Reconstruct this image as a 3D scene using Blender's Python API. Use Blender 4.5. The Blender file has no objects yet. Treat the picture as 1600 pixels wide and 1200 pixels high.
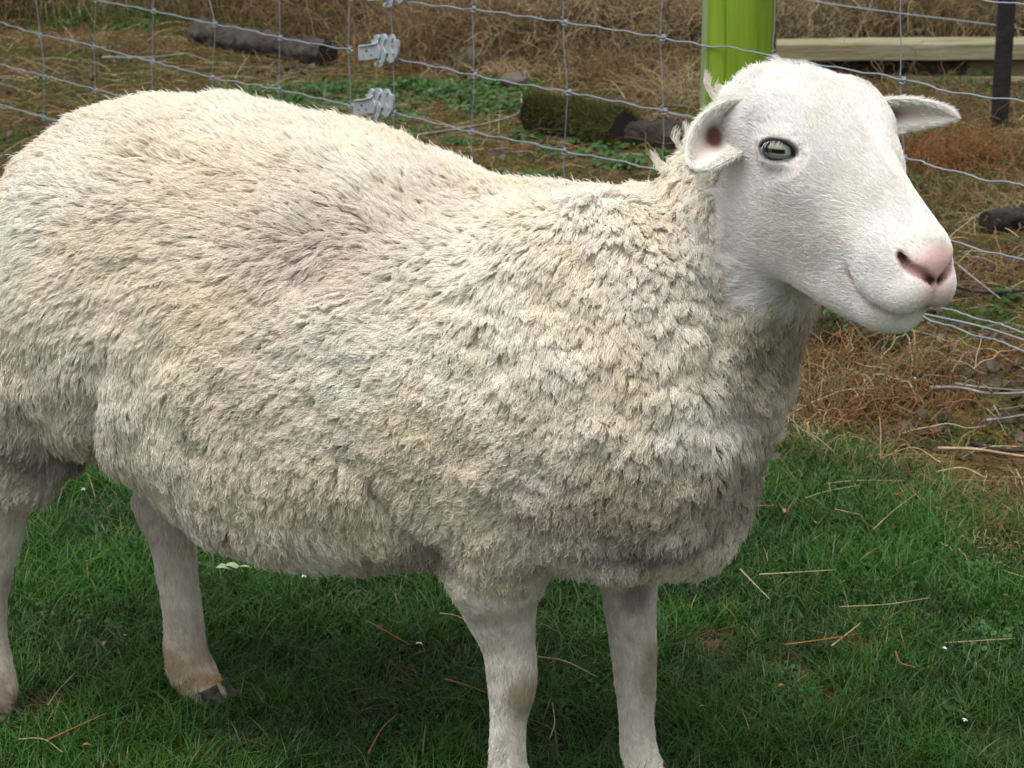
import bpy, math, random, os
import numpy as np
import openvdb
from mathutils import Vector, Matrix

# ---------------------------------------------------------------- camera, sky, sun, exposure
scene = bpy.context.scene
CAM_H = 1.15
PITCH = math.radians(16.87)
FPX = 3500.0
cam_data = bpy.data.cameras.new("camera")
cam = bpy.data.objects.new("camera", cam_data)
scene.collection.objects.link(cam)
cam.location = (0, 0, CAM_H)
cam.rotation_euler = (math.radians(90) - PITCH, 0, 0)
cam_data.sensor_width = 36
cam_data.lens = 36 * FPX / 1600
cam_data.clip_start = 0.05
cam_data.clip_end = 300
cam_data.dof.use_dof = True
cam_data.dof.focus_distance = 2.25
cam_data.dof.aperture_fstop = 24
scene.camera = cam

world = bpy.data.worlds.new("World")
scene.world = world
world.use_nodes = True
wn = world.node_tree
wn.nodes.clear()
sky = wn.nodes.new("ShaderNodeTexSky")
sky.sky_type = 'NISHITA'
sky.sun_disc = False
sky.sun_elevation = math.radians(70)
sky.sun_rotation = math.radians(215)
sky.air_density = 1.0
sky.dust_density = 6.0
hs = wn.nodes.new("ShaderNodeHueSaturation")
hs.inputs["Saturation"].default_value = 0.12
bg = wn.nodes.new("ShaderNodeBackground")
bg.inputs["Strength"].default_value = 0.15
wo = wn.nodes.new("ShaderNodeOutputWorld")
wn.links.new(sky.outputs[0], hs.inputs["Color"])
wn.links.new(hs.outputs[0], bg.inputs["Color"])
wn.links.new(bg.outputs[0], wo.inputs[0])

sun_data = bpy.data.lights.new("sun", 'SUN')
sun_data.energy = 1.2
sun_data.angle = math.radians(42)
sun_data.color = (1.0, 0.97, 0.93)
sun = bpy.data.objects.new("sun", sun_data)
scene.collection.objects.link(sun)
_el, _az = math.radians(70), math.radians(215)   # high, behind the photographer and a little to the left
_sd = Vector((math.sin(_az) * math.cos(_el), math.cos(_az) * math.cos(_el), math.sin(_el)))
sun.rotation_euler = _sd.to_track_quat('Z', 'Y').to_euler()

scene.view_settings.view_transform = 'Standard'
scene.view_settings.look = 'None'
scene.view_settings.exposure = 0.32
scene.view_settings.gamma = 1.0
scene.view_settings.use_curve_mapping = False
scene.render.engine = 'CYCLES'
scene.cycles.max_bounces = 8
scene.cycles.diffuse_bounces = 5
scene.cycles.glossy_bounces = 2
scene.cycles.transmission_bounces = 2
scene.cycles.transparent_max_bounces = 6
scene.cycles_curves.shape = 'RIBBONS'

rng = np.random.default_rng(7)
random.seed(7)

# ---------------------------------------------------------------- laying out the place
C0 = np.array([0, 0, CAM_H])
AF = np.array([0, math.cos(PITCH), -math.sin(PITCH)])
AU = np.array([0, math.sin(PITCH), math.cos(PITCH)])
AR = np.array([1.0, 0, 0])
HEADING = math.radians(22.4)
BO = np.array([.07, 2.24, 0.0])                       # ground point between the fore hooves
ES = np.array([math.cos(HEADING), -math.sin(HEADING), 0])   # along the body, towards the chest
ET = np.array([-math.sin(HEADING), -math.cos(HEADING), 0])  # sideways, towards the near flank
EZ = np.array([0, 0, 1.0])

def ray(px, py):
    return AR * (px - 800) / FPX + AU * (600 - py) / FPX + AF

def at_t(px, py, t=0.0):                              # sight line meets the plane at side offset t -> body coords
    d = ray(px, py)
    k = ((BO - C0) @ ET + t) / (d @ ET)
    P = C0 + k * d - BO
    return np.array([P @ ES, t, P[2]])

def on_ground(px, py, z=0.0):
    d = ray(px, py)
    return C0 + d * (z - CAM_H) / d[2]

def b2w(p):
    p = np.asarray(p, float)
    return BO + p[..., 0:1] * ES + p[..., 1:2] * ET + p[..., 2:3] * EZ if p.ndim > 1 else BO + p[0] * ES + p[1] * ET + p[2] * EZ

def w2b(p):
    q = np.asarray(p, float) - BO
    return np.stack([q @ ES, q @ ET, q[..., 2]], -1)

# lattice noise in numpy
_perm = np.random.default_rng(3).random(4096).astype(np.float32)
def _h(ix, iy, iz):
    return _perm[(ix * 73856093 ^ iy * 19349663 ^ iz * 83492791) & 4095]
def noise(p, scale=1.0, seed=0):
    q = np.asarray(p, np.float64) * scale + seed * 17.37
    i = np.floor(q).astype(np.int64)
    f = q - i
    f = f * f * (3 - 2 * f)
    out = 0
    for dx in (0, 1):
        for dy in (0, 1):
            for dz in (0, 1):
                w = (f[..., 0] if dx else 1 - f[..., 0]) * (f[..., 1] if dy else 1 - f[..., 1]) * (f[..., 2] if dz else 1 - f[..., 2])
                out = out + w * _h(i[..., 0] + dx, i[..., 1] + dy, i[..., 2] + dz)
    return out            # 0..1
def fbm(p, scale=1.0, seed=0, octs=3):
    s, a, o = 0, 1, 0
    for k in range(octs):
        o = o + a * noise(p, scale * 2 ** k, seed + k); s += a; a *= .5
    return o / s
def sstep(a, b, x):
    t = np.clip((x - a) / (b - a), 0, 1)
    return t * t * (3 - 2 * t)

# ---------------------------------------------------------------- object helpers
col = scene.collection
def tag(o, label=None, cat=None, group=None, kind=None):
    if label: o['label'] = label
    if cat: o['category'] = cat
    if group: o['group'] = group
    if kind: o['kind'] = kind
    return o
def empty(name, loc=(0, 0, 0)):
    o = bpy.data.objects.new(name, None)
    o.location = loc
    o.empty_display_size = .05
    col.objects.link(o)
    return o
def mesh_obj(name, verts, faces, mat=None, parent=None, smooth=True, colors=None, loc=None):
    me = bpy.data.meshes.new(name)
    verts = np.asarray(verts, np.float32)
    if isinstance(faces, np.ndarray):
        n, k = faces.shape
        me.vertices.add(len(verts)); me.vertices.foreach_set("co", verts.ravel())
        me.loops.add(n * k); me.loops.foreach_set("vertex_index", faces.astype(np.int32).ravel())
        me.polygons.add(n)
        me.polygons.foreach_set("loop_start", np.arange(0, n * k, k, dtype=np.int32))
        me.update(calc_edges=True)
        me.validate()
    else:
        me.from_pydata([tuple(map(float, v)) for v in verts], [], [tuple(int(i) for i in f) for f in faces])
    if colors is not None:
        ca = me.color_attributes.new("Col", 'FLOAT_COLOR', 'POINT')
        c4 = np.ones((len(verts), 4), np.float32); c4[:, :3] = colors
        ca.data.foreach_set("color", c4.ravel())
    if smooth:
        me.polygons.foreach_set("use_smooth", np.ones(len(me.polygons), bool))
    if mat: me.materials.append(mat)
    o = bpy.data.objects.new(name, me)
    col.objects.link(o)
    if parent is not None:
        o.parent = parent
        o.matrix_parent_inverse = Matrix.Translation(-Vector(parent.location)) if parent.type == 'EMPTY' else Matrix.Identity(4)
    if loc is not None: o.location = loc
    return o

def tube(pts, radii, seg=8, cap=True, flat=1.0):
    """verts, faces of a tube along pts"""
    P = np.asarray(pts, float); n = len(P)
    r = np.broadcast_to(np.asarray(radii, float), (n,))
    T = np.gradient(P, axis=0); T /= np.linalg.norm(T, axis=1)[:, None] + 1e-12
    up = np.array([0, 0, 1.0]) if abs(T[0][2]) < .9 else np.array([1.0, 0, 0])
    V = []
    N = np.cross(T[0], up); N /= np.linalg.norm(N)
    a = np.linspace(0, 2 * math.pi, seg, endpoint=False)
    for i in range(n):
        N = N - T[i] * (N @ T[i]); N /= np.linalg.norm(N)
        B = np.cross(T[i], N)
        V.append(P[i] + r[i] * (np.cos(a)[:, None] * N + flat * np.sin(a)[:, None] * B))
    V = np.concatenate(V)
    F = []
    for i in range(n - 1):
        for j in range(seg):
            k = (j + 1) % seg
            F.append((i * seg + j, i * seg + k, (i + 1) * seg + k, (i + 1) * seg + j))
    if cap:
        F.append(tuple(range(seg))[::-1]); F.append(tuple((n - 1) * seg + j for j in range(seg)))
    return V, F
def join(parts):
    V, F, o = [], [], 0
    for v, f in parts:
        V.append(v); F += [tuple(i + o for i in g) for g in f]; o += len(v)
    return np.concatenate(V), F

# materials
def new_mat(name):
    m = bpy.data.materials.new(name); m.use_nodes = True
    nt = m.node_tree
    b = nt.nodes["Principled BSDF"]
    return m, nt, b
def ramp(nt, stops):
    r = nt.nodes.new("ShaderNodeValToRGB")
    while len(r.color_ramp.elements) < len(stops): r.color_ramp.elements.new(0.5)
    for e, (p, c) in zip(r.color_ramp.elements, stops):
        e.position = p; e.color = (*c, 1)
    return r
def noise_mat(name, stops, scale=20, detail=5, rough=.8, bump=.3, bump_scale=None, spec=.3, stretch=(1, 1, 1), dist=.01, metal=0):
    m, nt, b = new_mat(name)
    tc = nt.nodes.new("ShaderNodeTexCoord"); mp = nt.nodes.new("ShaderNodeMapping")
    mp.inputs["Scale"].default_value = stretch
    nz = nt.nodes.new("ShaderNodeTexNoise"); nz.inputs["Scale"].default_value = scale; nz.inputs["Detail"].default_value = detail
    nt.links.new(tc.outputs["Object"], mp.inputs[0]); nt.links.new(mp.outputs[0], nz.inputs["Vector"])
    r = ramp(nt, stops); nt.links.new(nz.outputs["Fac"], r.inputs[0]); nt.links.new(r.outputs[0], b.inputs["Base Color"])
    n2 = nt.nodes.new("ShaderNodeTexNoise"); n2.inputs["Scale"].default_value = bump_scale or scale * 2; n2.inputs["Detail"].default_value = 6
    nt.links.new(mp.outputs[0], n2.inputs["Vector"])
    bp = nt.nodes.new("ShaderNodeBump"); bp.inputs["Strength"].default_value = bump; bp.inputs["Distance"].default_value = dist
    nt.links.new(n2.outputs["Fac"], bp.inputs["Height"]); nt.links.new(bp.outputs[0], b.inputs["Normal"])
    b.inputs["Roughness"].default_value = rough; b.inputs["Specular IOR Level"].default_value = spec; b.inputs["Metallic"].default_value = metal
    return m
def attr_mat(name, rough=.8, spec=.2, transl=0.0, bump=0, bump_scale=300, sss=0):
    m, nt, b = new_mat(name)
    a = nt.nodes.new("ShaderNodeAttribute"); a.attribute_name = "Col"
    nt.links.new(a.outputs["Color"], b.inputs["Base Color"])
    b.inputs["Roughness"].default_value = rough; b.inputs["Specular IOR Level"].default_value = spec
    if sss:
        b.inputs["Subsurface Weight"].default_value = sss
        b.inputs["Subsurface Scale"].default_value = .004
        b.inputs["Subsurface Radius"].default_value = (1, .4, .25)
    if transl:
        t = nt.nodes.new("ShaderNodeBsdfTranslucent"); mx = nt.nodes.new("ShaderNodeMixShader")
        nt.links.new(a.outputs["Color"], t.inputs["Color"])
        mx.inputs[0].default_value = transl
        nt.links.new(b.outputs[0], mx.inputs[1]); nt.links.new(t.outputs[0], mx.inputs[2])
        nt.links.new(mx.outputs[0], nt.nodes["Material Output"].inputs[0])
    if bump:
        tc = nt.nodes.new("ShaderNodeTexCoord")
        n2 = nt.nodes.new("ShaderNodeTexNoise"); n2.inputs["Scale"].default_value = bump_scale; n2.inputs["Detail"].default_value = 4
        nt.links.new(tc.outputs["Object"], n2.inputs["Vector"])
        bp = nt.nodes.new("ShaderNodeBump"); bp.inputs["Strength"].default_value = bump; bp.inputs["Distance"].default_value = .002
        nt.links.new(n2.outputs["Fac"], bp.inputs["Height"]); nt.links.new(bp.outputs[0], b.inputs["Normal"])
    return m

def hair_obj(name, pts, radii, colors, mat, parent=None, sizes=None):
    """pts (n,k,3), radii (n,k) or (k,), colors (n,3) or (n,k,3)"""
    n, k, _ = pts.shape
    h = bpy.data.hair_curves.new(name)
    h.add_curves([k] * n)
    h.attributes['position'].data.foreach_set('vector', pts.astype(np.float32).ravel())
    ra = h.attributes.get('radius') or h.attributes.new('radius', 'FLOAT', 'POINT')
    ra.data.foreach_set('value', np.broadcast_to(radii, (n, k)).astype(np.float32).ravel())
    c4 = np.ones((n, k, 4), np.float32)
    c4[..., :3] = colors if colors.ndim == 3 else colors[:, None, :]
    ca = h.attributes.new('Col', 'FLOAT_COLOR', 'POINT')
    ca.data.foreach_set('color', c4.ravel())
    h.materials.append(mat)
    o = bpy.data.objects.new(name, h)
    col.objects.link(o)
    if parent is not None:
        o.parent = parent
        o.matrix_parent_inverse = Matrix.Translation(-Vector(parent.location))
    return o
# ================================================================ THE SHEEP
# ---- head frame: a forward, b towards the far ear, c up
def _cv(v): return AR * v[0] + AF * v[1] + AU * v[2]
HF = _cv((.50, -.52, -.69)); HF /= np.linalg.norm(HF)
HL = _cv((.817, .558, .144)); HL -= HF * (HL @ HF); HL /= np.linalg.norm(HL)
HU = np.cross(HF, HL); HU /= np.linalg.norm(HU)
if HU[2] < 0: HU = -HU
HQ = C0 + ray(1240, 182) * 2.12
def h2w(p):
    p = np.asarray(p, float)
    return HQ + p[..., 0:1] * HF + p[..., 1:2] * HL + p[..., 2:3] * HU if p.ndim > 1 else HQ + p[0] * HF + p[1] * HL + p[2] * HU
def w2h(p):
    q = np.asarray(p, float) - HQ
    return np.stack([q @ HF, q @ HL, q @ HU], -1)
def h2b(p): return w2b(h2w(p))

# ---- signed distance volume on a grid that is finer round the head
def _axis(lo, hi, fine_lo, fine_hi, coarse, fine):
    x = [lo]
    while x[-1] < hi:
        x.append(x[-1] + (fine if fine_lo <= x[-1] <= fine_hi else coarse))
    return np.array(x)
_hc = h2b(np.array([[0, 0, 0], [.26, 0, 0], [.1, -.08, -.12], [.1, .08, .05], [.2, 0, -.09], [-.05, 0, .08]]))
_lo, _hi = _hc.min(0) - .03, _hc.max(0) + .03
GX = _axis(-.82, .56, _lo[0], _hi[0], .0065, .0027)
GY = _axis(-.30, .30, _lo[1], _hi[1], .0065, .0027)
GZ = _axis(-.01, .90, _lo[2], _hi[2], .0065, .0027)
D = np.full((len(GX), len(GY), len(GZ)), 1.0, np.float32)

def _box(lo, hi, pad):
    s = []
    for G, a, b in zip((GX, GY, GZ), lo, hi):
        i = max(0, np.searchsorted(G, a - pad) - 1); j = min(len(G), np.searchsorted(G, b + pad) + 1)
        s.append(slice(i, max(i + 1, j)))
    return tuple(s)
def _pts(s):
    X, Y, Z = np.meshgrid(GX[s[0]], GY[s[1]], GZ[s[2]], indexing='ij')
    return np.stack([X, Y, Z], -1)
def smin(a, b, k):
    h = np.clip(.5 + .5 * (b - a) / k, 0, 1)
    return b * (1 - h) + a * h - k * h * (1 - h)
def _merge(s, d, k, sub):
    if sub: D[s] = -smin(-D[s], d, k)
    else: D[s] = smin(D[s], d.astype(np.float32), k)
def cone(p, q, r1, r2, k=.02, sub=False):
    """tapered capsule in body coords"""
    p, q = np.asarray(p, float), np.asarray(q, float)
    s = _box(np.minimum(p - r1, q - r2), np.maximum(p + r1, q + r2), k + .012)
    X = _pts(s); v = q - p
    h = np.clip(((X - p) @ v) / (v @ v + 1e-9), 0, 1)
    d = np.linalg.norm(X - p - h[..., None] * v, axis=-1) - (r1 + (r2 - r1) * h)
    _merge(s, d, k, sub)
def _spline(P, n=6):
    """smooth subdivision (Catmull-Rom) of a joint chain"""
    P = np.asarray(P, float)
    Q = np.concatenate([[2 * P[0] - P[1]], P, [2 * P[-1] - P[-2]]])
    out = []
    for i in range(len(P) - 1):
        p0, p1, p2, p3 = Q[i:i + 4]
        for t in np.arange(n) / n:
            out.append(.5 * (2 * p1 + (p2 - p0) * t + (2 * p0 - 5 * p1 + 4 * p2 - p3) * t * t + (3 * p1 - p0 - 3 * p2 + p3) * t ** 3))
    out.append(P[-1])
    return np.array(out)
def chain(pts, rs, k=.015, sub=False):
    """a smooth tapered limb through the joints, merged into the body as one piece"""
    P = np.concatenate([np.asarray(pts, float), np.asarray(rs, float)[:, None]], 1)
    if len(P) > 2: P = _spline(P, 5)
    r = P[:, 3:]; q = P[:, :3]
    s = _box((q - r).min(0), (q + r).max(0), k + .012)
    X = _pts(s); d = np.full(X.shape[:3], 1e3)
    for i in range(len(q) - 1):
        v = q[i + 1] - q[i]
        h = np.clip(((X - q[i]) @ v) / (v @ v + 1e-12), 0, 1)
        d = np.minimum(d, np.linalg.norm(X - q[i] - h[..., None] * v, axis=-1) - (P[i, 3] + (P[i + 1, 3] - P[i, 3]) * h))
    _merge(s, d, k, sub)
def ell(c, r, axes=None, k=.02, sub=False):
    c, r = np.asarray(c, float), np.asarray(r, float)
    A = np.eye(3) if axes is None else axes
    ext = np.sqrt(((A * r[:, None]) ** 2).sum(0))
    s = _box(c - ext, c + ext, k + .012)
    X = (_pts(s) - c) @ A.T
    n0 = np.linalg.norm(X / r, axis=-1); n1 = np.linalg.norm(X / r ** 2, axis=-1) + 1e-9
    _merge(s, n0 * (n0 - 1) / n1, k, sub)
# head-frame versions
HA = np.stack([w2b(BO + HF), w2b(BO + HL), w2b(BO + HU)])      # rows: head axes in body coords
def hell(c, r, k=.02, sub=False, both=True, tilt=None):
    for sg in ((1, -1) if both and abs(c[1]) > 1e-6 else (1,)):
        A = HA.copy()
        if tilt is not None:       # tilt the ellipsoid about the b axis (in degrees, nose down)
            t = math.radians(tilt); A = np.array([[math.cos(t), 0, -math.sin(t)], [0, 1, 0], [math.sin(t), 0, math.cos(t)]]) @ HA
        ell(h2b((c[0], c[1] * sg, c[2])), r, A, k, sub)
def hchain(pts, rs, k=.015, sub=False):
    both = any(abs(p[1]) > 1e-6 for p in pts)
    for sg in ((1, -1) if both else (1,)):
        chain([h2b((p[0], p[1] * sg, p[2])) for p in pts], rs, k, sub)

# ---- torso: cross-sections along the body
INS = .018
_top = [at_t(*p) for p in [(-62, 420), (-45, 360), (0, 285), (30, 215), (80, 175), (150, 152), (230, 142), (300, 140), (380, 150), (450, 170), (550, 195), (620, 220), (690, 250), (750, 275), (800, 287), (870, 290), (940, 292), (1010, 300), (1090, 340), (1150, 440)]]
_bot = [at_t(*p) for p in [(-60, 560), (-20, 650), (60, 690), (165, 680), (215, 700), (330, 782), (400, 840), (460, 880), (520, 890), (690, 872), (850, 872), (1040, 872), (1090, 850), (1145, 770), (1180, 690)]]
_ts, _tz = np.array([p[0] for p in _top]), np.array([p[2] for p in _top]) - INS
_bs, _bz = np.array([p[0] for p in _bot]), np.array([p[2] for p in _bot]) + INS
_ws = np.array([-.76, -.70, -.60, -.45, -.30, -.15, -.02, .08, .15, .20, .24])
_ww = np.array([.09, .135, .175, .200, .205, .195, .180, .165, .14, .115, .07])
S = GX
topz, botz, hw = np.interp(S, _ts, _tz), np.interp(S, _bs, _bz), np.interp(S, _ws, _ww)
for arr in (topz, botz, hw):
    arr[:] = np.convolve(np.pad(arr, 6, mode='edge'), np.ones(13) / 13, 'valid')
S0, S1 = -.706, .192
endf = np.sqrt(np.clip(1 - np.clip((S0 + .16 - S) / .16, 0, 1) ** 2, 0, 1)) * np.sqrt(np.clip(1 - np.clip((S - S1 + .10) / .10, 0, 1) ** 2, 0, 1))
cz = (topz + botz) / 2; hh = np.maximum((topz - botz) / 2 * endf, 1e-3); hw2 = np.maximum(hw * endf, 1e-3)
i0, i1 = np.searchsorted(S, S0 - .03), np.searchsorted(S, S1 + .03)
X = _pts((slice(i0, i1), slice(None), slice(None)))
u = X[..., 1] / hw2[i0:i1, None, None]; v = (X[..., 2] - cz[i0:i1, None, None]) / hh[i0:i1, None, None]
nrm = (np.abs(u) ** 2.25 + np.abs(v) ** 2.25) ** (1 / 2.25)
dd = (nrm - 1) * np.minimum(hw2, hh)[i0:i1, None, None]
dd = np.maximum(dd, np.maximum(S0 - X[..., 0], X[..., 0] - S1))
D[i0:i1] = np.minimum(D[i0:i1], dd)
del X, u, v, nrm, dd

# shoulder, haunch, neck, brisket
ell(at_t(930, 600, .10), (.14, .075, .19), k=.06)
ell(at_t(930, 600, -.10), (.14, .075, .19), k=.06)
ell(at_t(118, 470, .09), (.10, .065, .14), k=.04)
ell(at_t(118, 470, -.09), (.10, .065, .14), k=.04)
ell(at_t(1062, 700, 0), (.076, .108, .130), k=.05)
chain([at_t(1025, 540, 0), at_t(1108, 440, .005), at_t(1180, 330, .01), h2b((-.006, 0, -.040))], [.138, .098, .086, .060], k=.035)
chain([at_t(1085, 610, 0), h2b((.01, 0, -.085))], [.068, .052], k=.04)

# legs: joints given by where they are seen and how far to the side
def leg(pts, rs, k=.02): chain(pts, rs, k)
NF = [at_t(800, 760, .09), at_t(778, 860, .085), at_t(778, 930, .075), at_t(793, 1000, .07), at_t(800, 1062, .07), at_t(795, 1120, .07), at_t(793, 1180, .07), at_t(798, 1225, .07), at_t(812, 1262, .07)]
leg(NF, [.075, .060, .041, .0275, .0245, .0178, .0180, .0220, .019])
FFL = [at_t(975, 800, -.06), at_t(980, 880, -.055), at_t(985, 950, -.05), at_t(990, 1012, -.05), at_t(993, 1069, -.05), at_t(995, 1125, -.05), at_t(1000, 1178, -.05), at_t(1014, 1215, -.05), at_t(1026, 1240, -.045)]
leg(FFL, [.055, .034, .0265, .0235, .0205, .0175, .0200, .022, .018])
FH = [at_t(235, 640, -.07), at_t(258, 730, -.07), at_t(250, 788, -.065), at_t(268, 840, -.06), at_t(277, 902, -.06), at_t(287, 971, -.06), at_t(290, 1015, -.06), at_t(302, 1052, -.058), at_t(330, 1086, -.055)]
leg(FH, [.065, .034, .0265, .0250, .0225, .0218, .0240, .0262, .0180])
cone(at_t(219, 782, -.065), at_t(236, 800, -.065), .009, .016, .012)       # point of the hock
NH = [at_t(40, 560, .085), at_t(25, 690, .085), at_t(5, 770, .085), at_t(-5, 840, .085), at_t(-18, 910, .085), at_t(-20, 980, .085), at_t(-14, 1035, .085), at_t(-8, 1070, .085), at_t(-2, 1095, .085)]
leg(NH, [.105, .058, .034, .0265, .0225, .0205, .0225, .0235, .018])

# ---- the head
hell((.000, 0, -.014), (.056, .070, .046), k=.03)
hell((.030, 0, .014), (.050, .070, .033), k=.025)
hell((.058, 0, .014), (.045, .058, .030), k=.025)
hell((.060, .049, -.004), (.046, .021, .030), k=.02)                # orbit and cheekbone
hchain([(.05, 0, .012), (.11, 0, .014), (.150, 0, .013), (.194, 0, .008)], [.042, .031, .0250, .0235], k=.018)
hchain([(.07, .025, -.014), (.13, .016, -.016), (.18, .013, -.014)], [.040, .030, .028], k=.02)
hell((.045, .032, -.062), (.066, .030, .050), k=.025, tilt=-8)       # jaw muscle
hell((.088, .030, -.036), (.052, .022, .036), k=.025)
hchain([(.01, .022, -.098), (.08, .016, -.092), (.148, .013, -.077), (.190, .010, -.064)], [.026, .026, .0250, .0225], k=.022)
hchain([(.06, 0, -.050), (.15, 0, -.046)], [.052, .038], k=.02)
hell((.192, .017, -.018), (.036, .0245, .032), k=.014)             # muzzle
hell((.196, .0235, -.032), (.034, .0185, .018), k=.012)            # upper lip
hell((.220, .0155, -.022), (.018, .0185, .0205), k=.010)
hell((.212, 0, .002), (.0115, .0155, .0135), k=.012)              # nose pad
hell((.198, .0155, .007), (.019, .0095, .011), k=.010)            # nostril wing
hell((.203, 0, -.061), (.027, .0265, .0185), k=.014)                # chin and lower lip
hell((.034, .052, .030), (.030, .018, .013), k=.016)               # brow
# eyes: orbit bulge, then the opening between the lids
EYE_R = .0185
EYE_C = np.array([.0505, .0565, .0110])
EN = np.array([.42, 1.0, .30]); EN /= np.linalg.norm(EN)            # where the eye looks (b is mirrored)
EUx = np.array([1, -.35, .62]); EUx -= EN * (EUx @ EN); EUx /= np.linalg.norm(EUx)      # along the opening, towards the nose
EVx = np.cross(EUx, EN); EVx = EVx if EVx[2] > 0 else -EVx
hell(tuple(EYE_C), (.0222, .0217, .0217), k=.010)
EUH, EVH = .0178, .0162
def lid_curve(upper, n=24):
    """lid edge in eye units (u along the opening, v up)"""
    u = np.linspace(-1, 1, n)
    if upper: v = .62 * (1 - np.abs(u) ** 2.2) ** .8 - .22 * np.clip(u, 0, 1) ** 2
    else: v = -.50 * (1 - np.abs(u) ** 2.4) ** .85 - .22 * np.clip(u, 0, 1) ** 2
    return u, v
for sg in (1, -1):
    c = h2b((EYE_C[0], EYE_C[1] * sg, EYE_C[2])); s = _box(c - .028, c + .028, .01)
    Xh = (_pts(s) - h2b((0, 0, 0))) @ HA.T
    Xh[..., 1] *= sg
    q = Xh - EYE_C
    uu, vv, ww = q @ EUx, q @ EVx, q @ EN
    U = np.clip(uu / .0183, -1, 1)
    up_ = EVH * (.52 * (1 - np.abs(U) ** 2.2) ** .8 - .22 * np.clip(U, 0, 1) ** 2)
    lo_ = EVH * (-.50 * (1 - np.abs(U) ** 2.4) ** .85 - .22 * np.clip(U, 0, 1) ** 2)
    dcut = np.maximum(np.maximum(vv - up_, lo_ - vv), np.maximum(np.abs(uu) - .0183, .004 - ww))
    D[s] = -smin(-D[s], dcut, .003)
# nostrils and the line of the mouth
NOSTRIL = [(.2230, .0075, -.0080), (.2180, .0155, -.0050), (.2100, .0235, .0005), (.2010, .0285, .0070)]
def snap(hp, depth=0.0):
    """move a head-frame point onto the skin (then depth below it)"""
    p = h2b(hp).astype(float)
    def dist(p):
        ix = [np.searchsorted(G, x) - 1 for G, x in zip((GX, GY, GZ), p)]
        f = [(x - G[i]) / (G[i + 1] - G[i]) for G, x, i in zip((GX, GY, GZ), p, ix)]
        v = 0
        for a in (0, 1):
            for b in (0, 1):
                for c in (0, 1):
                    v += D[ix[0] + a, ix[1] + b, ix[2] + c] * (f[0] if a else 1 - f[0]) * (f[1] if b else 1 - f[1]) * (f[2] if c else 1 - f[2])
        return v
    for _ in range(12):
        e = .002
        g = np.array([dist(p + np.eye(3)[i] * e) - dist(p - np.eye(3)[i] * e) for i in range(3)]) / (2 * e)
        g /= np.linalg.norm(g) + 1e-9
        p = p - g * (dist(p) + depth) * .8
    q = (p - h2b(np.zeros(3))) @ HA.T
    return tuple(q)
NOSTRIL = [snap(p, .0005) for p in NOSTRIL]
hchain(NOSTRIL, [.0030, .0046, .0044, .0022], k=.003, sub=True)
MOUTH = [(.168, .0400, -.0400), (.176, .0430, -.0475), (.188, .0425, -.0530), (.202, .0385, -.0535), (.216, .0310, -.0490), (.230, .0180, -.0415), (.238, .0, -.0345)]
MOUTH = [snap(p, -.0004) for p in MOUTH[:-1]] + [MOUTH[-1]]
hchain(MOUTH, [.0034, .0044, .0046, .0046, .0044, .0040, .0038], k=.004, sub=True)
hchain([(.2365, 0, -.012), (.2420, 0, -.036)], [.0030, .0030], k=.004, sub=True)      # philtrum

grid = openvdb.FloatGrid()
grid.copyFromArray(np.ascontiguousarray(np.clip(D, -.05, .05) * 200).astype(np.float32), tolerance=0)
vp, tri, quad = grid.convertToPolygons(isovalue=0.0)
vp = np.stack([np.interp(vp[:, i], np.arange(len(G)), G) for i, G in enumerate((GX, GY, GZ))], -1)
quad = quad.astype(np.int64)
if len(tri):
    quad = np.concatenate([quad, np.stack([tri[:, 0], tri[:, 1], tri[:, 2], tri[:, 2]], -1)])
SV = b2w(vp)                     # world positions of the skin
SQ = quad[:, ::-1]
del D
# ---- eyes, lids, ears as parts
def eye_at(sg):
    return lambda u, v, w: h2w(np.stack([EYE_C[0] + u * EUx[0] + v * EVx[0] + w * EN[0],
                                         sg * (EYE_C[1] + u * EUx[1] + v * EVx[1] + w * EN[1]),
                                         EYE_C[2] + u * EUx[2] + v * EVx[2] + w * EN[2]], -1))
SHEEP = empty("sheep", tuple(BO))
tag(SHEEP, "white woolly sheep standing side-on on green lawn with its head turned to the camera", "sheep")

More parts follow.
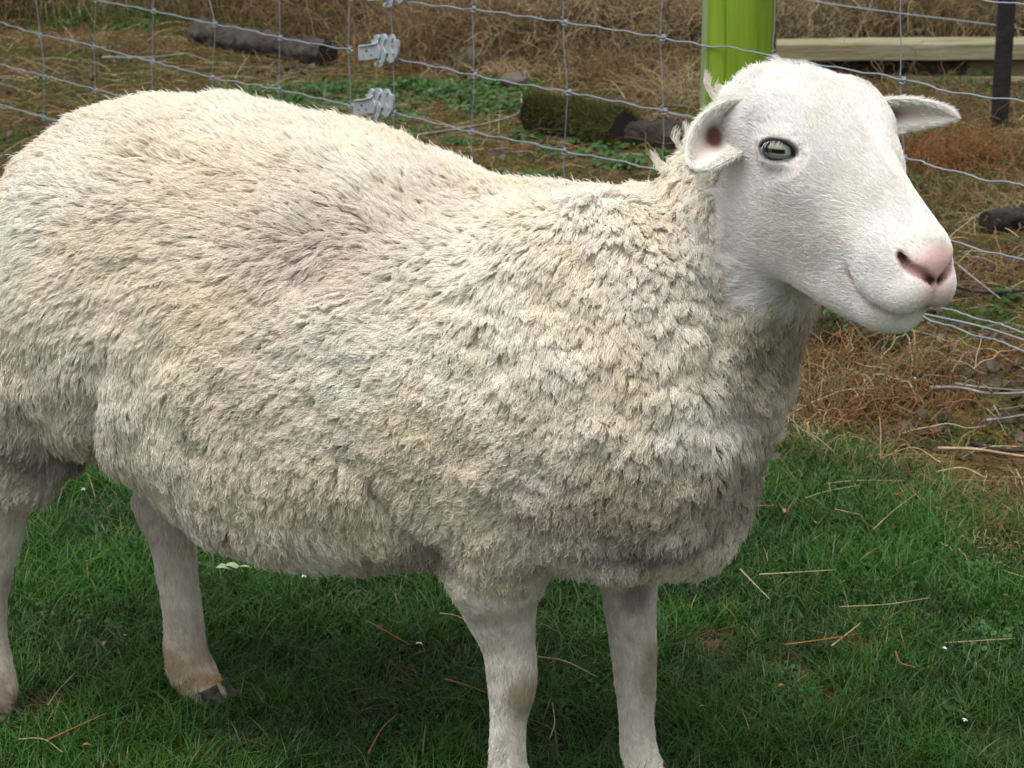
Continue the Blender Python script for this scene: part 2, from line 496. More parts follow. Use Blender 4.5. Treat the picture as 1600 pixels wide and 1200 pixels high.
def mk_eye_mat():
    m, nt, b = new_mat("eye_iris")
    tc = nt.nodes.new("ShaderNodeTexCoord"); sx = nt.nodes.new("ShaderNodeSeparateXYZ")
    nt.links.new(tc.outputs["UV"], sx.inputs[0])      # uv = position across the eye, -1..1 mapped to 0..1
    def math_(op, a, b_=None):
        n = nt.nodes.new("ShaderNodeMath"); n.operation = op
        for i, x in enumerate((a, b_)):
            if x is None: continue
            if isinstance(x, (int, float)): n.inputs[i].default_value = x
            else: nt.links.new(x, n.inputs[i])
        return n.outputs[0]
    U = math_('SUBTRACT', sx.outputs[0], .5); V = math_('SUBTRACT', sx.outputs[1], .455)
    r = math_('SQRT', math_('ADD', math_('MULTIPLY', U, U), math_('MULTIPLY', V, V)))
    rr = ramp(nt, [(0, (.40, .43, .34)), (.20, (.50, .53, .42)), (.285, (.50, .52, .40)), (.325, (.05, .045, .04)), (.40, (.30, .26, .22))])
    nt.links.new(r, rr.inputs[0])
    nz = nt.nodes.new("ShaderNodeTexNoise"); nz.inputs["Scale"].default_value = 40; nt.links.new(tc.outputs["UV"], nz.inputs["Vector"])
    # bar pupil: rounded box
    pu = math_('MAXIMUM', math_('SUBTRACT', math_('ABSOLUTE', math_('ADD', U, .085)), .245), 0.0)
    pv = math_('MAXIMUM', math_('SUBTRACT', math_('ABSOLUTE', V), .030), 0.0)
    pd = math_('SQRT', math_('ADD', math_('MULTIPLY', pu, pu), math_('MULTIPLY', pv, pv)))
    pm = nt.nodes.new("ShaderNodeMapRange"); pm.inputs[1].default_value = .012; pm.inputs[2].default_value = .046; pm.inputs[3].default_value = 1; pm.inputs[4].default_value = 0
    nt.links.new(pd, pm.inputs[0])
    m2 = nt.nodes.new("ShaderNodeMixRGB"); m2.blend_type = 'MULTIPLY'; m2.inputs[0].default_value = .35
    nt.links.new(rr.outputs[0], m2.inputs[1]); nt.links.new(nz.outputs["Fac"], m2.inputs[2])
    mx = nt.nodes.new("ShaderNodeMixRGB"); nt.links.new(pm.outputs[0], mx.inputs[0]); nt.links.new(m2.outputs[0], mx.inputs[1]); mx.inputs[2].default_value = (.006, .007, .010, 1)
    nt.links.new(mx.outputs[0], b.inputs["Base Color"])
    b.inputs["Roughness"].default_value = .3; b.inputs["Coat Weight"].default_value = .25; b.inputs["Coat Roughness"].default_value = .04
    return m
M_EYE = mk_eye_mat()
M_LID, _, _b = new_mat("eyelid_skin"); _b.inputs["Base Color"].default_value = (.020, .021, .024, 1); _b.inputs["Roughness"].default_value = .6
def lid_v(u, upper):
    U = np.clip(u, -1, 1)
    if upper: return .52 * (1 - np.abs(U) ** 2.2) ** .8 - .22 * np.clip(U, 0, 1) ** 2
    return -.50 * (1 - np.abs(U) ** 2.4) ** .85 - .22 * np.clip(U, 0, 1) ** 2
for sg in (-1, 1):
    E_ = eye_at(sg)
    n = 28
    th, ph = np.meshgrid(np.linspace(0, math.pi * .62, n), np.linspace(0, 2 * math.pi, 2 * n, endpoint=False), indexing='ij')
    uu, vv, ww = EYE_R * np.sin(th) * np.cos(ph), EYE_R * np.sin(th) * np.sin(ph), EYE_R * np.cos(th)
    ww = ww + .0012 * np.exp(-(th / .5) ** 2)
    V = E_(uu.ravel(), vv.ravel(), ww.ravel() - .0012)
    F = []
    for i in range(n - 1):
        for j in range(2 * n):
            k = (j + 1) % (2 * n)
            F.append((i * 2 * n + j, (i + 1) * 2 * n + j, (i + 1) * 2 * n + k, i * 2 * n + k))
    eo = mesh_obj("eye", V, F, M_EYE, SHEEP)
    uvl = eo.data.uv_layers.new(name="UVMap")
    uvp = np.stack([uu.ravel() / EYE_R * .5 + .5, vv.ravel() / EYE_R * .5 + .5], -1)
    li = np.zeros(len(eo.data.loops), np.int32); eo.data.loops.foreach_get("vertex_index", li)
    uvl.data.foreach_set("uv", uvp[li].astype(np.float32).ravel())
    # dark lid rims
    for upper in (True, False):
        u = np.linspace(-1.0, 1.06, 30)
        v = lid_v(u, upper)
        v = np.where(u > 1, lid_v(np.ones_like(u), upper) - (u - 1) * .6, v)
        U_, V_ = u * EUH, v * EVH
        w = np.sqrt(np.maximum((EYE_R + .0014) ** 2 - U_ ** 2 - V_ ** 2, .0075 ** 2))
        p = E_(U_, V_, w)
        prof = np.clip(1 - np.abs(u) ** 4, .25, 1)
        Vt, Ft = tube(p, (.0012 if upper else .0025) * prof + .0003, 8)
        mesh_obj("eyelid", Vt, Ft, M_LID, SHEEP)
        if upper:
            L = []
            for x in np.linspace(-.8, .3, 13):
                x += random.uniform(-.03, .03)
                vv0 = float(lid_v(np.array([x]), True)[0]) * EVH
                w0 = math.sqrt(max((EYE_R + .0022) ** 2 - (x * EUH) ** 2 - vv0 ** 2, 1e-5))
                tt = np.linspace(0, 1, 6); ln = random.uniform(.006, .0105)
                L.append(E_(x * EUH + ln * tt * random.uniform(-.45, .15), vv0 - ln * .75 * tt ** 1.3, w0 + ln * .55 * tt))
            L = np.array(L)
            LASH = hair_obj("eyelashes", L, np.array([.00022, .00021, .0002, .00017, .00012, .00006]), np.full((len(L), 3), .60), attr_mat("lash_white", .5, .3), SHEEP)

def camdir(v): return AR * v[0] + AF * v[1] + AU * v[2]
M_EAR = attr_mat("ear_skin", .75, .2, sss=.25, bump=.15, bump_scale=500)
EARS = []
def ear(base, tip, open_dir, wmax, sag=(0, 0, 0), th0=1.9, th1=.9, prof=(.60, .95, -.55)):
    T = tip - base; Ln = np.linalg.norm(T)
    nu, nv = 30, 25
    us = np.linspace(0, 1, nu); outer, inner = [], []
    sag = np.asarray(sag)
    for i, u in enumerate(us):
        c = base + T * u + sag * math.sin(math.pi * u) * Ln
        t = T / Ln + sag * math.pi * math.cos(math.pi * u); t /= np.linalg.norm(t)
        N = open_dir - t * (open_dir @ t); N /= np.linalg.norm(N)
        W = np.cross(t, N)
        w = wmax * (.62 + 1.05 * u - .35 * u * u) * (1 - u ** 3.2) ** .62 if u < 1 else 1e-4
        w = wmax * max(.03, (prof[0] + prof[1] * u + prof[2] * u * u)) * max(0.0, 1 - u ** 3.0) ** .60 + 3e-4
        tm = th0 + (th1 - th0) * u ** .7
        R = w / math.sin(min(tm, math.pi / 2))
        vs = np.linspace(-tm, tm, nv)
        for lst, dr in ((outer, 0.0), (inner, -.0056 * (1 - .55 * u))):
            edge = 1 - np.abs(vs / tm) ** 6 * .7
            lst.append(c + (R + dr * edge)[:, None] * (np.sin(vs)[:, None] * W) - ((R + dr * edge) * np.cos(vs))[:, None] * N + R * math.cos(tm) * .4 * N)
    O, I = np.array(outer), np.array(inner)
    V = np.concatenate([O.reshape(-1, 3), I.reshape(-1, 3)]); F = []; o2 = nu * nv
    for i in range(nu - 1):
        for j in range(nv - 1):
            a = i * nv + j
            F.append((a, a + 1, a + nv + 1, a + nv)); F.append((o2 + a, o2 + a + nv, o2 + a + nv + 1, o2 + a + 1))
        for j in (0, nv - 1):
            a = i * nv + j; F.append((a, a + nv, o2 + a + nv, o2 + a) if j == 0 else (a, o2 + a, o2 + a + nv, a + nv))
    for j in range(nv - 1):
        for i in (0, nu - 1):
            a = i * nv + j; F.append((a, o2 + a, o2 + a + 1, a + 1))
    uu = np.repeat(us, nv); vv = np.tile(np.abs(np.linspace(-1, 1, nv)), nu)
    white = np.array([.74, .72, .66]); pink = np.array([.62, .42, .36]); deep = np.array([.085, .038, .030])
    vs_ = np.tile(np.linspace(-1, 1, nv), nu)
    inn = np.exp(-((uu - .60) / .26) ** 2 - ((vs_ - .05) / .30) ** 2)[:, None]
    ci = white * (1 - inn * .7) + pink * inn * .7
    dp = np.clip(1.5 * np.exp(-((uu - .38) / .16) ** 2 - (vs_ / .40) ** 2), 0, 1)[:, None]
    ci = ci * (1 - dp) + deep * dp
    co = np.repeat(white[None], len(uu), 0)
    o = mesh_obj("ear", V, F, M_EAR, SHEEP, colors=np.concatenate([co, ci]))
    EARS.append((O, I, us))
    return o
def Pd(px, py, d): return C0 + ray(px, py) * d
ear(Pd(1174, 190, 2.088), Pd(1082, 266, 2.050), camdir((.05, -1, -.05)), .0246, sag=camdir((-.05, -.05, .10)), th0=1.9, th1=1.0, prof=(.92, .55, -.50))
ear(h2w((.018, .052, -.009)), Pd(1501, 184, 2.180), camdir((.10, -.93, -.48)), .0215, sag=camdir((0, 0, .04)), th0=1.4, th1=.8, prof=(.85, .42, -.45))
# ---- skin surface, its colour and what grows where
def proj(P):
    q = P - C0; w = q @ AF
    return np.stack([800 + FPX * (q @ AR) / w, 600 - FPX * (q @ AU) / w], -1)
def vnormals(V, Q):
    n = np.cross(V[Q[:, 2]] - V[Q[:, 0]], V[Q[:, 3]] - V[Q[:, 1]])
    N = np.zeros_like(V)
    for k in range(4): np.add.at(N, Q[:, k], n)
    return N / (np.linalg.norm(N, axis=1)[:, None] + 1e-12)
SN = vnormals(SV, SQ)
_c = SV.mean(0)
if ((SV - _c) * SN).sum(1).mean() < 0: SQ = SQ[:, ::-1]; SN = -SN

Z_NF = at_t(775, 912, .08)[2]; Z_FF = at_t(980, 895, -.05)[2]
Z_NH = at_t(40, 800, .085)[2]; Z_FH = at_t(255, 735, -.065)[2]
_fb = np.array([at_t(x, y, .085)[[0, 2]] for x, y in [(1235, 520), (1190, 490), (1150, 450), (1132, 400), (1124, 340), (1130, 280), (1120, 240), (1090, 190), (900, 100)]])
FB_Z, FB_S = _fb[:, 1], _fb[:, 0]
def face_mask(H):
    a, b, c = H[..., 0], H[..., 1], H[..., 2]
    r = np.sqrt(a * a + c * c)
    m = sstep(-.052, -.006, a + .56 * np.minimum(c + .01, 0) + .12 * np.clip(-c - .05, 0, 1)) * sstep(-.172, -.122, c)
    sb = (H @ HA)[..., 0] + h2b(np.zeros(3))[0]; zb = (H @ HA)[..., 2] + h2b(np.zeros(3))[2]
    lim = np.interp(zb, FB_Z, FB_S)
    return m * (r < .30) * sstep(-.030, .026, sb - lim + (noise(H, 60, 99) - .5) * .030 + (noise(H, 160, 98) - .5) * .014)
def leg_mask(B):
    """1 where the bare, short haired leg skin shows"""
    s, t, z = B[..., 0], B[..., 1], B[..., 2]
    w = (noise(B, 40, 5) - .5) * .03
    zb = np.where(s > -.2, np.where(t > .01, Z_NF, Z_FF), np.where(t > 0, Z_NH, Z_FH))
    return 1 - sstep(-.012, .016, z - zb + w)
def nose_mask(H):
    a, b, c = H[..., 0], np.abs(H[..., 1]), H[..., 2]
    pad = 1 - sstep(.70, 1.35, np.sqrt(((a - .214) / .023) ** 2 + (b / .025) ** 2 + ((c - .005) / .0185) ** 2))
    ph = 1 - sstep(.8, 1.6, np.sqrt(((a - .234) / .022) ** 2 + (b / .016) ** 2 + ((c + .020) / .020) ** 2))
    return np.maximum(pad, ph * .6)
MOUTH_P = _spline(MOUTH, 6)
def mouth_dist(H):
    q = np.stack([H[..., 0], np.abs(H[..., 1]), H[..., 2]], -1)
    d = np.full(q.shape[:-1], 9.0)
    for m in MOUTH_P[2:]: d = np.minimum(d, np.linalg.norm(q - m, axis=-1))
    return d
NOSTRIL_P = _spline(NOSTRIL, 5)
def nostril_dist(H):
    q = np.stack([H[..., 0], np.abs(H[..., 1]), H[..., 2]], -1)
    d = np.full(q.shape[:-1], 9.0)
    for m in NOSTRIL_P: d = np.minimum(d, np.linalg.norm(q - m, axis=-1))
    return d
def mixc(c, col_, m): return c * (1 - m[..., None]) + np.asarray(col_) * m[..., None]
_skn = (.14,)
def ctl(px, py, t=.15):
    p = at_t(px, py, t); return p[0], p[2]
# how the wool lies: (where on the flank, direction along body / up, lift off the skin, length, lock width, curl, tightness)
WOOL = [
 ((60, 300), (-1, .05), .55, .030, .0055, .10, .55), ((180, 330), (-1, -.08), .45, .032, .0055, .10, .55),
 ((330, 300), (-.95, -.30), .42, .032, .0055, .10, .55), ((300, 190), (-.75, .35), .80, .030, .0055, .08, .5),
 ((150, 190), (-.75, .4), .80, .030, .0055, .08, .5), ((450, 210), (-.4, .7), .95, .032, .0055, .08, .5),
 ((600, 260), (-.3, .5), .95, .032, .0055, .08, .55), ((480, 330), (-.85, -.4), .50, .030, .0055, .10, .55),
 ((500, 430), (-.8, -.6), .40, .030, .0055, .10, .5), ((680, 380), (-.55, -.8), .45, .030, .006, .12, .6),
 ((750, 310), (-.4, -.3), .75, .026, .0065, .15, .65), ((850, 380), (-.15, -1), .50, .026, .0085, .16, .75),
 ((950, 330), (.05, -.7), .75, .024, .0095, .22, .8), ((900, 480), (-.05, -1), .50, .025, .0095, .18, .8),
 ((1030, 430), (.1, -1), .65, .026, .0115, .25, .8), ((1080, 300), (.0, -.9), .7, .028, .012, .25, .8),
 ((1050, 580), (.12, -1), .50, .030, .0115, .2, .8), ((1000, 720), (.05, -1), .50, .030, .0110, .30, .8),
 ((1120, 760), (.20, -1), .45, .034, .0110, .20, .8), ((880, 700), (-.25, -1), .55, .028, .0085, .42, .7),
 ((760, 640), (-.45, -.8), .55, .028, .0070, .45, .65), ((700, 780), (-.5, -.7), .60, .028, .0075, .5, .65),
 ((600, 560), (-.65, -.6), .50, .030, .0065, .35, .6), ((560, 700), (-.6, -.6), .55, .034, .0095, .35, .7),
 ((420, 560), (-.7, -.6), .50, .032, .0070, .3, .6), ((420, 700), (-.4, -.9), .50, .038, .0095, .35, .7),
 ((350, 770), (.35, -1), .45, .034, .0080, .25, .6), ((480, 830), (.5, -.9), .38, .056, .0085, .25, .6),
 ((600, 800), (.3, -.9), .50, .038, .0090, .3, .7), ((230, 640), (.1, -1), .40, .030, .0070, .2, .6),
 ((230, 480), (-.5, -.8), .45, .034, .0065, .2, .6), ((120, 600), (-.1, -1), .45, .032, .0075, .2, .65),
 ((30, 600), (.15, -1), .40, .044, .0085, .2, .7), ((40, 700), (-.2, -1), .45, .038, .0080, .25, .75),
 ((60, 450), (-.6, -.7), .50, .034, .0065, .15, .6), ((800, 850), (-.1, -1), .40, .022, .0075, .35, .65),
 ((1000, 840), (.1, -1), .55, .026, .0085, .35, .75), ((1150, 400), (.1, -1), .45, .024, .010, .15, .6),
 ((1160, 600), (.15, -1), .45, .016, .0060, .2, .4), ((1200, 560), (.2, -1), .45, .016, .0055, .15, .4),
 ((1190, 700), (.55, -.8), .50, .034, .0080, .1, .5), ((1110, 200), (-.7, .35), .70, .022, .010, .5, .8),
 ((1200, 120), (-.6, .5), .70, .016, .0060, .25, .5),
]
W_pos = np.array([ctl(*w[0]) for w in WOOL]); W_val = np.array([[*w[1], *w[2:]] for w in WOOL])
def wool_at(B):
    out = np.zeros((len(B), W_val.shape[1])); tot = np.zeros(len(B))
    for p, v in zip(W_pos, W_val):
        w = np.exp(-(((B[:, 0] - p[0]) ** 2 + (B[:, 2] - p[1]) ** 2) / (2 * .045 ** 2))) + 1e-9
        out += w[:, None] * v; tot += w
    return out / tot[:, None]
STAINS = [  # where, radius px, colour, strength : dirt, lanolin and rubbed patches in the fleece
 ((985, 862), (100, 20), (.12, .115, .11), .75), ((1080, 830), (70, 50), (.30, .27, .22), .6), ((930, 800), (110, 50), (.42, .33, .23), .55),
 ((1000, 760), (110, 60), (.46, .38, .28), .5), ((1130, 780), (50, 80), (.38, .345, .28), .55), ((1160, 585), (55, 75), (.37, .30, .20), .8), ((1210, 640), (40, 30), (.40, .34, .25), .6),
 ((1140, 330), (45, 70), (.66, .56, .40), .6), ((60, 725), (60, 60), (.26, .25, .24), .65), ((20, 620), (50, 80), (.50, .47, .45), .4),
 ((530, 400), (95, 45), (.60, .50, .45), .6), ((420, 380), (80, 40), (.62, .54, .48), .4), ((340, 655), (26, 16), (.33, .36, .28), .55),
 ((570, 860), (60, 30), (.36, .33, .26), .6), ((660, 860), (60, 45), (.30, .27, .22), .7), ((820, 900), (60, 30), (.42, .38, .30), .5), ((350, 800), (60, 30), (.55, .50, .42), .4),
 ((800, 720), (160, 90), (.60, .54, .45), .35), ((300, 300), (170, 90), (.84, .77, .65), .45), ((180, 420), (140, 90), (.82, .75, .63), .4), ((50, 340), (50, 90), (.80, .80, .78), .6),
 ((1060, 400), (60, 120), (.68, .66, .60), .5), ((100, 560), (110, 50), (.60, .56, .48), .4)]
def wool_color(B):
    c = np.tile(np.array([.87, .805, .70]), (len(B), 1))
    c *= (.90 + .2 * fbm(B, 9, 4))[:, None]
    y = fbm(B, 14, 9)
    c = c * (1 - (y[:, None] - .5) * np.array([0, .06, .22]))
    c = mixc(c, (.80, .77, .72), sstep(.56, .70, fbm(B, 6, 21)) * .5)
    for (px, py), (rx, ry), cc, st in STAINS:
        p = ctl(px, py); k = 1 / 1600.
        d = np.sqrt(((B[:, 0] - p[0]) / (rx * k)) ** 2 + ((B[:, 2] - p[1]) / (ry * k)) ** 2)
        d = d + (fbm(B, 22, 31) - .5) * 1.1
        c = mixc(c, cc, (1 - sstep(.2, 1.6, d)) * st * (.62 if max(cc) > .5 else 1) * (B[:, 1] > -.04))
    return c

# lumps and folds of the fleece
SH, SB = w2h(SV), w2b(SV)
_fl = (1 - face_mask(SH)) * (1 - leg_mask(SB))
_sh = sstep(-.20, -.02, SB[:, 0])
_dn = (fbm(SB, 42, 90) - .5) * .016 * _sh + (fbm(SB, 24, 93) - .5) * .012 * (1 - _sh) + (fbm(SB, 9, 95) - .5) * .016
def fold(pts, wid, depth, t=.15):
    """a crease in the fleece along a line on the near flank"""
    P = np.array([[at_t(x, y, t)[0], at_t(x, y, t)[2]] for x, y in pts]); d = np.full(len(SB), 9.0)
    q = SB[:, [0, 2]]
    for i in range(len(P) - 1):
        v = P[i + 1] - P[i]; h = np.clip(((q - P[i]) @ v) / (v @ v), 0, 1)
        d = np.minimum(d, np.linalg.norm(q - P[i] - h[:, None] * v, axis=1))
    return -depth * np.exp(-(d / wid) ** 2) * (SB[:, 1] > .02)
_dn += fold([(600, 760), (640, 830), (690, 900)], .010, .022, .16) + fold([(560, 700), (600, 760)], .010, .010, .17)
_dn += fold([(140, 700), (170, 640), (190, 560)], .016, .016, .14) + fold([(420, 480), (520, 410), (640, 360)], .03, .008, .17)
_dn += fold([(1125, 330), (1150, 430), (1140, 560), (1150, 650)], .012, .014, .08) + fold([(330, 760), (420, 800)], .008, .008, .15)
_dn += fold([(20, 540), (60, 640), (60, 720)], .012, .008, .15) + fold([(980, 820), (1060, 800)], .012, .008, .1)
SV = SV + SN * (_dn * _fl)[:, None]
SN = vnormals(SV, SQ)
SH, SB = w2h(SV), w2b(SV)
sc = np.tile(np.array([.66, .59, .50]), (len(SV), 1)) * (.92 + .16 * fbm(SB, 30, 2))[:, None]
fm = face_mask(SH)
sc = wool_color(SB) * .92
sc = mixc(sc, (.79, .745, .70), fm)
sc = mixc(sc, (.72, .64, .56), leg_mask(SB) * .8)
sc = mixc(sc, (.78, .53, .49), nose_mask(SH) * fm)
md, nd = mouth_dist(SH), nostril_dist(SH)
sc = mixc(sc, (.50, .31, .28), (1 - sstep(.0035, .0075, md)) * fm)
sc = mixc(sc, (.40, .19, .17), (1 - sstep(.003, .007, nd)) * fm)
sc = mixc(sc, (.020, .010, .009), (1 - sstep(.0026, .0052, nd)) * fm)
He_ = np.stack([SH[:, 0], np.abs(SH[:, 1]), SH[:, 2]], -1) - EYE_C
_er = np.sqrt((He_ @ EUx / EUH) ** 2 + (He_ @ EVx / EVH / .62) ** 2)
sc = mixc(sc, (.10, .10, .105), (1 - sstep(1.10, 1.30, _er)) * (He_ @ EN > 0))
M_SKIN = attr_mat("sheep_skin", .7, .25, sss=.15, bump=.25, bump_scale=260)
BODY = mesh_obj("body", SV, SQ, M_SKIN, SHEEP, colors=sc)

# ---- hair roots
tri_ = np.concatenate([SQ[:, [0, 1, 2]], SQ[:, [0, 2, 3]]])
ar = .5 * np.linalg.norm(np.cross(SV[tri_[:, 1]] - SV[tri_[:, 0]], SV[tri_[:, 2]] - SV[tri_[:, 0]]), axis=1)
def sample(n):
    idx = rng.choice(len(tri_), n, p=ar / ar.sum())
    r1, r2 = np.sqrt(rng.random(n)), rng.random(n)
    w = np.stack([1 - r1, r1 * (1 - r2), r1 * r2], -1)[..., None]
    t = tri_[idx]
    P = (SV[t] * w).sum(1); N = (SN[t] * w).sum(1)
    return P, N / np.linalg.norm(N, axis=1)[:, None]
def thin(P, h):
    """keep one root per cell of size h (array)"""
    k = np.floor(P / h[:, None] if np.ndim(h) else P / h).astype(np.int64)
    hv = np.round(np.asarray(h) * 1e5).astype(np.int64) if np.ndim(h) else 0
    key = (k[:, 0] * 73856093) ^ (k[:, 1] * 19349663) ^ (k[:, 2] * 83492791) ^ (hv * 2654435)
    _, i = np.unique(key, return_index=True)
    return i
M_WOOL = attr_mat("wool", .85, .08, transl=.22)
M_FUR = attr_mat("short_hair", .7, .15, transl=.12)
QUAL = 1.0

def fleece(n_try, per, K=8):
    P, N = sample(n_try)
    B, H = w2b(P), w2h(P)
    wv = wool_at(B)
    f, l = face_mask(H), leg_mask(B)
    keep = (rng.random(n_try) > f * 1.25) & (rng.random(n_try) > l * 1.3)
    keep &= ~((N[:, 2] < -.93) & (rng.random(n_try) < .8) & (B[:, 2] < .30))
    keep &= ~((B[:, 2] < .287) & (B[:, 0] > -.04) & (B[:, 0] < .13) & (N[:, 2] < -.25) & (B[:, 1] > -.2))     # bare skin behind the brisket
    far = (N @ ET < -.25) & (B[:, 2] < .66)
    keep &= ~(far & (rng.random(n_try) < .6))
    P, N, B, H, wv = P[keep], N[keep], B[keep], H[keep], wv[keep]
    h = np.array([.0029, .0034, .0040, .0046])[np.clip(np.digitize(wv[:, 4], [.0058, .0072, .0100]), 0, 3)]
    i = np.where(rng.random(len(P)) < 1.0 * ar.sum() / n_try / h ** 2)[0]
    P, N, B, H, wv, h = P[i], N[i], B[i], H[i], wv[i], h[i]
    n = len(P); f_, l_ = face_mask(H), leg_mask(B)
    near_leg = np.where(B[:, 0] > -.2, 1 - sstep(0, .055, B[:, 2] - np.where(B[:, 1] > .01, Z_NF, Z_FF)), 1 - sstep(0, .05, B[:, 2] - np.where(B[:, 1] > 0, Z_NH, Z_FH)))
    fl = wv[:, 0:1] * ES + wv[:, 1:2] * EZ
    # around the neck, poll and chest the far side mirrors the near one; add local swirls
    sw = (np.stack([noise(B, 16, 40), noise(B, 16, 41), noise(B, 16, 42)], -1) - .5) * 1.1
    sw += (np.stack([noise(B, 60, 43), noise(B, 60, 44), noise(B, 60, 45)], -1) - .5) * .9
    fl = fl / np.linalg.norm(fl, axis=1)[:, None] + sw * .75
    fl -= N * (fl * N).sum(1)[:, None]; fl /= np.linalg.norm(fl, axis=1)[:, None] + 1e-9
    side = np.cross(N, fl)
    lift, ln, wd, curl, tight = wv[:, 2], wv[:, 3], wv[:, 4], wv[:, 5], wv[:, 6]
    big = sstep(.0060, .0110, wd)
    curl = curl * 1.35; lift = lift * (1.45 + .5 * big); ln = ln * (.72 - .12 * big); wd = h * 1.3
    topness = sstep(.35, .85, N[:, 2]) * (B[:, 2] > .55)
    rip = noise(np.stack([B[:, 0] * 30 + B[:, 2] * 22, B[:, 2] * 80 - B[:, 0] * 55, B[:, 1] * 30], -1), 1.0, 80)
    rip2 = noise(B, 45, 81)
    fine = 1 - big
    lift = (lift + .35 * topness) * (1 + fine * (rip - .5) * .8 + (rip2 - .5) * .4)
    under = sstep(-.1, -.6, N[:, 2])
    ln = ln * (1 - .72 * np.clip(f_ * 1.4, 0, 1)) * (1 - .8 * np.clip(l_ * 1.3 + .75 * near_leg, 0, 1))
    ln = ln * (.8 + .45 * rng.random(n)) * (1 + .25 * under) * (.85 + .35 * noise(B, 30, 50))
    tau = np.linspace(0, 1, K)
    # centre line of every lock
    ax = np.zeros((n, K, 3)); ax[:, 0] = P - N * .002
    ph = rng.random(n) * 6.28; fr = 1.0 + 1.6 * rng.random(n); fr2 = np.where(curl > .28, fr + .6, fr)
    bend = rng.normal(0, .28, n)
    for k in range(1, K):
        t = tau[k]
        lf = lift * (1.25 - 1.15 * t)
        d = fl * (.25 + t)[..., None] if np.ndim(t) else fl * (.25 + t) + N * lf[:, None]
        d = d + side * (bend * t + curl * 2.2 * np.cos(ph + 6.28 * fr2 * t) * t)[:, None] + N * (curl * 1.6 * np.sin(ph + 6.28 * fr2 * t) * t)[:, None]
        d[:, 2] -= .25 * t * (1 - topness)
        d /= np.linalg.norm(d, axis=1)[:, None]
        ax[:, k] = ax[:, k - 1] + d * (ln / (K - 1))[:, None]
    # neighbouring locks lean together into staples, leaving partings between them
    def staple(dims, amt, jit):
        J = B + (np.stack([noise(B, 55, 120 + jit), noise(B, 55, 121 + jit), noise(B, 55, 122 + jit)], -1) - .5) * .014
        k_ = np.floor(J / dims[None]).astype(np.int64)
        k_ -= k_.min(0)
        la = int(np.argmax(dims)); ot = [q for q in range(3) if q != la]      # the long way of a staple starts anywhere: no rows
        hsh = _perm[(k_[:, ot[0]] * 7919 ^ k_[:, ot[1]] * 104729) & 4095]
        k_[:, la] = np.floor(J[:, la] / dims[la] + hsh * 1.0).astype(np.int64); k_[:, la] -= k_[:, la].min()
        key = (k_[:, 0] * 4096 + k_[:, 1]) * 4096 + k_[:, 2]
        _, inv = np.unique(key, return_inverse=True)
        cnt = np.bincount(inv)
        mt = np.stack([np.bincount(inv, ax[:, -1, j]) / cnt for j in range(3)], -1)[inv]
        pull = (mt - ax[:, -1]) * amt[:, None]
        ax[:] += pull[:, None] * (tau ** 1.4)[None, :, None]
    staple(np.array([.022, .02, .0095]), .42 * fine, 0)
    staple(np.array([.0080, .010, .0190]), .66 * big, 7)
    c = wool_color(B) * (.94 + .12 * rng.random(n))[:, None]
    M = np.maximum(9, (per * (wd / .0075) ** 1.7)).astype(int)
    rep = np.repeat(np.arange(n), M); m = len(rep)
    ang = rng.random(m) * 6.28; rad = np.sqrt(rng.random(m)) * (wd[rep] * .62)
    off = fl[rep] * (np.cos(ang) * rad * 1.1)[:, None] + side[rep] * (np.sin(ang) * rad)[:, None]
    tg = tight[rep]
    plump = (big * .75)[rep][:, None]
    conv = (1 - tg[:, None] * (.25 * tau[None] + .72 * tau[None] ** 2.5)) * (1 - plump) + plump * (1.12 * np.sqrt(np.clip(1 - .93 * tau[None] ** 2.6, 0, 1)))
    stray = rng.normal(0, 1, (m, 3)) * .0035 * (rng.random(m) ** 3)[:, None]
    l2 = .82 + .22 * rng.random(m)
    pts = ax[rep]
    root = pts[:, :1]
    pts = root + (pts - root) * l2[:, None, None]
    # the strands of a lock crimp together, with a little of their own wave
    cr = (wd[rep] * .10)[:, None] * np.sin(ph[rep][:, None] * 3 + tau[None] * (16 + 10 * rng.random(m))[:, None] + rng.random(m)[:, None] * 1.2) * tau[None]
    pts = pts + off[:, None] * conv[..., None] + side[rep][:, None] * cr[..., None] + stray[:, None] * (tau ** 1.5)[None, :, None]
    cc = c[rep] * (.93 + .14 * rng.random(m))[:, None]
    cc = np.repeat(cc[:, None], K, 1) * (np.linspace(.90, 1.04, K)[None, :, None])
    rr = (.00030 + .00010 * rng.random(m))[:, None] * np.array([1, 1, 1, .95, .9, .8, .62, .30])[None, :K]
    print("fleece: locks", n, "strands", m)
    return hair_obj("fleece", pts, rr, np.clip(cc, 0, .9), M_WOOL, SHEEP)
if QUAL > 0:
    fleece(int(420000 * QUAL), 30)

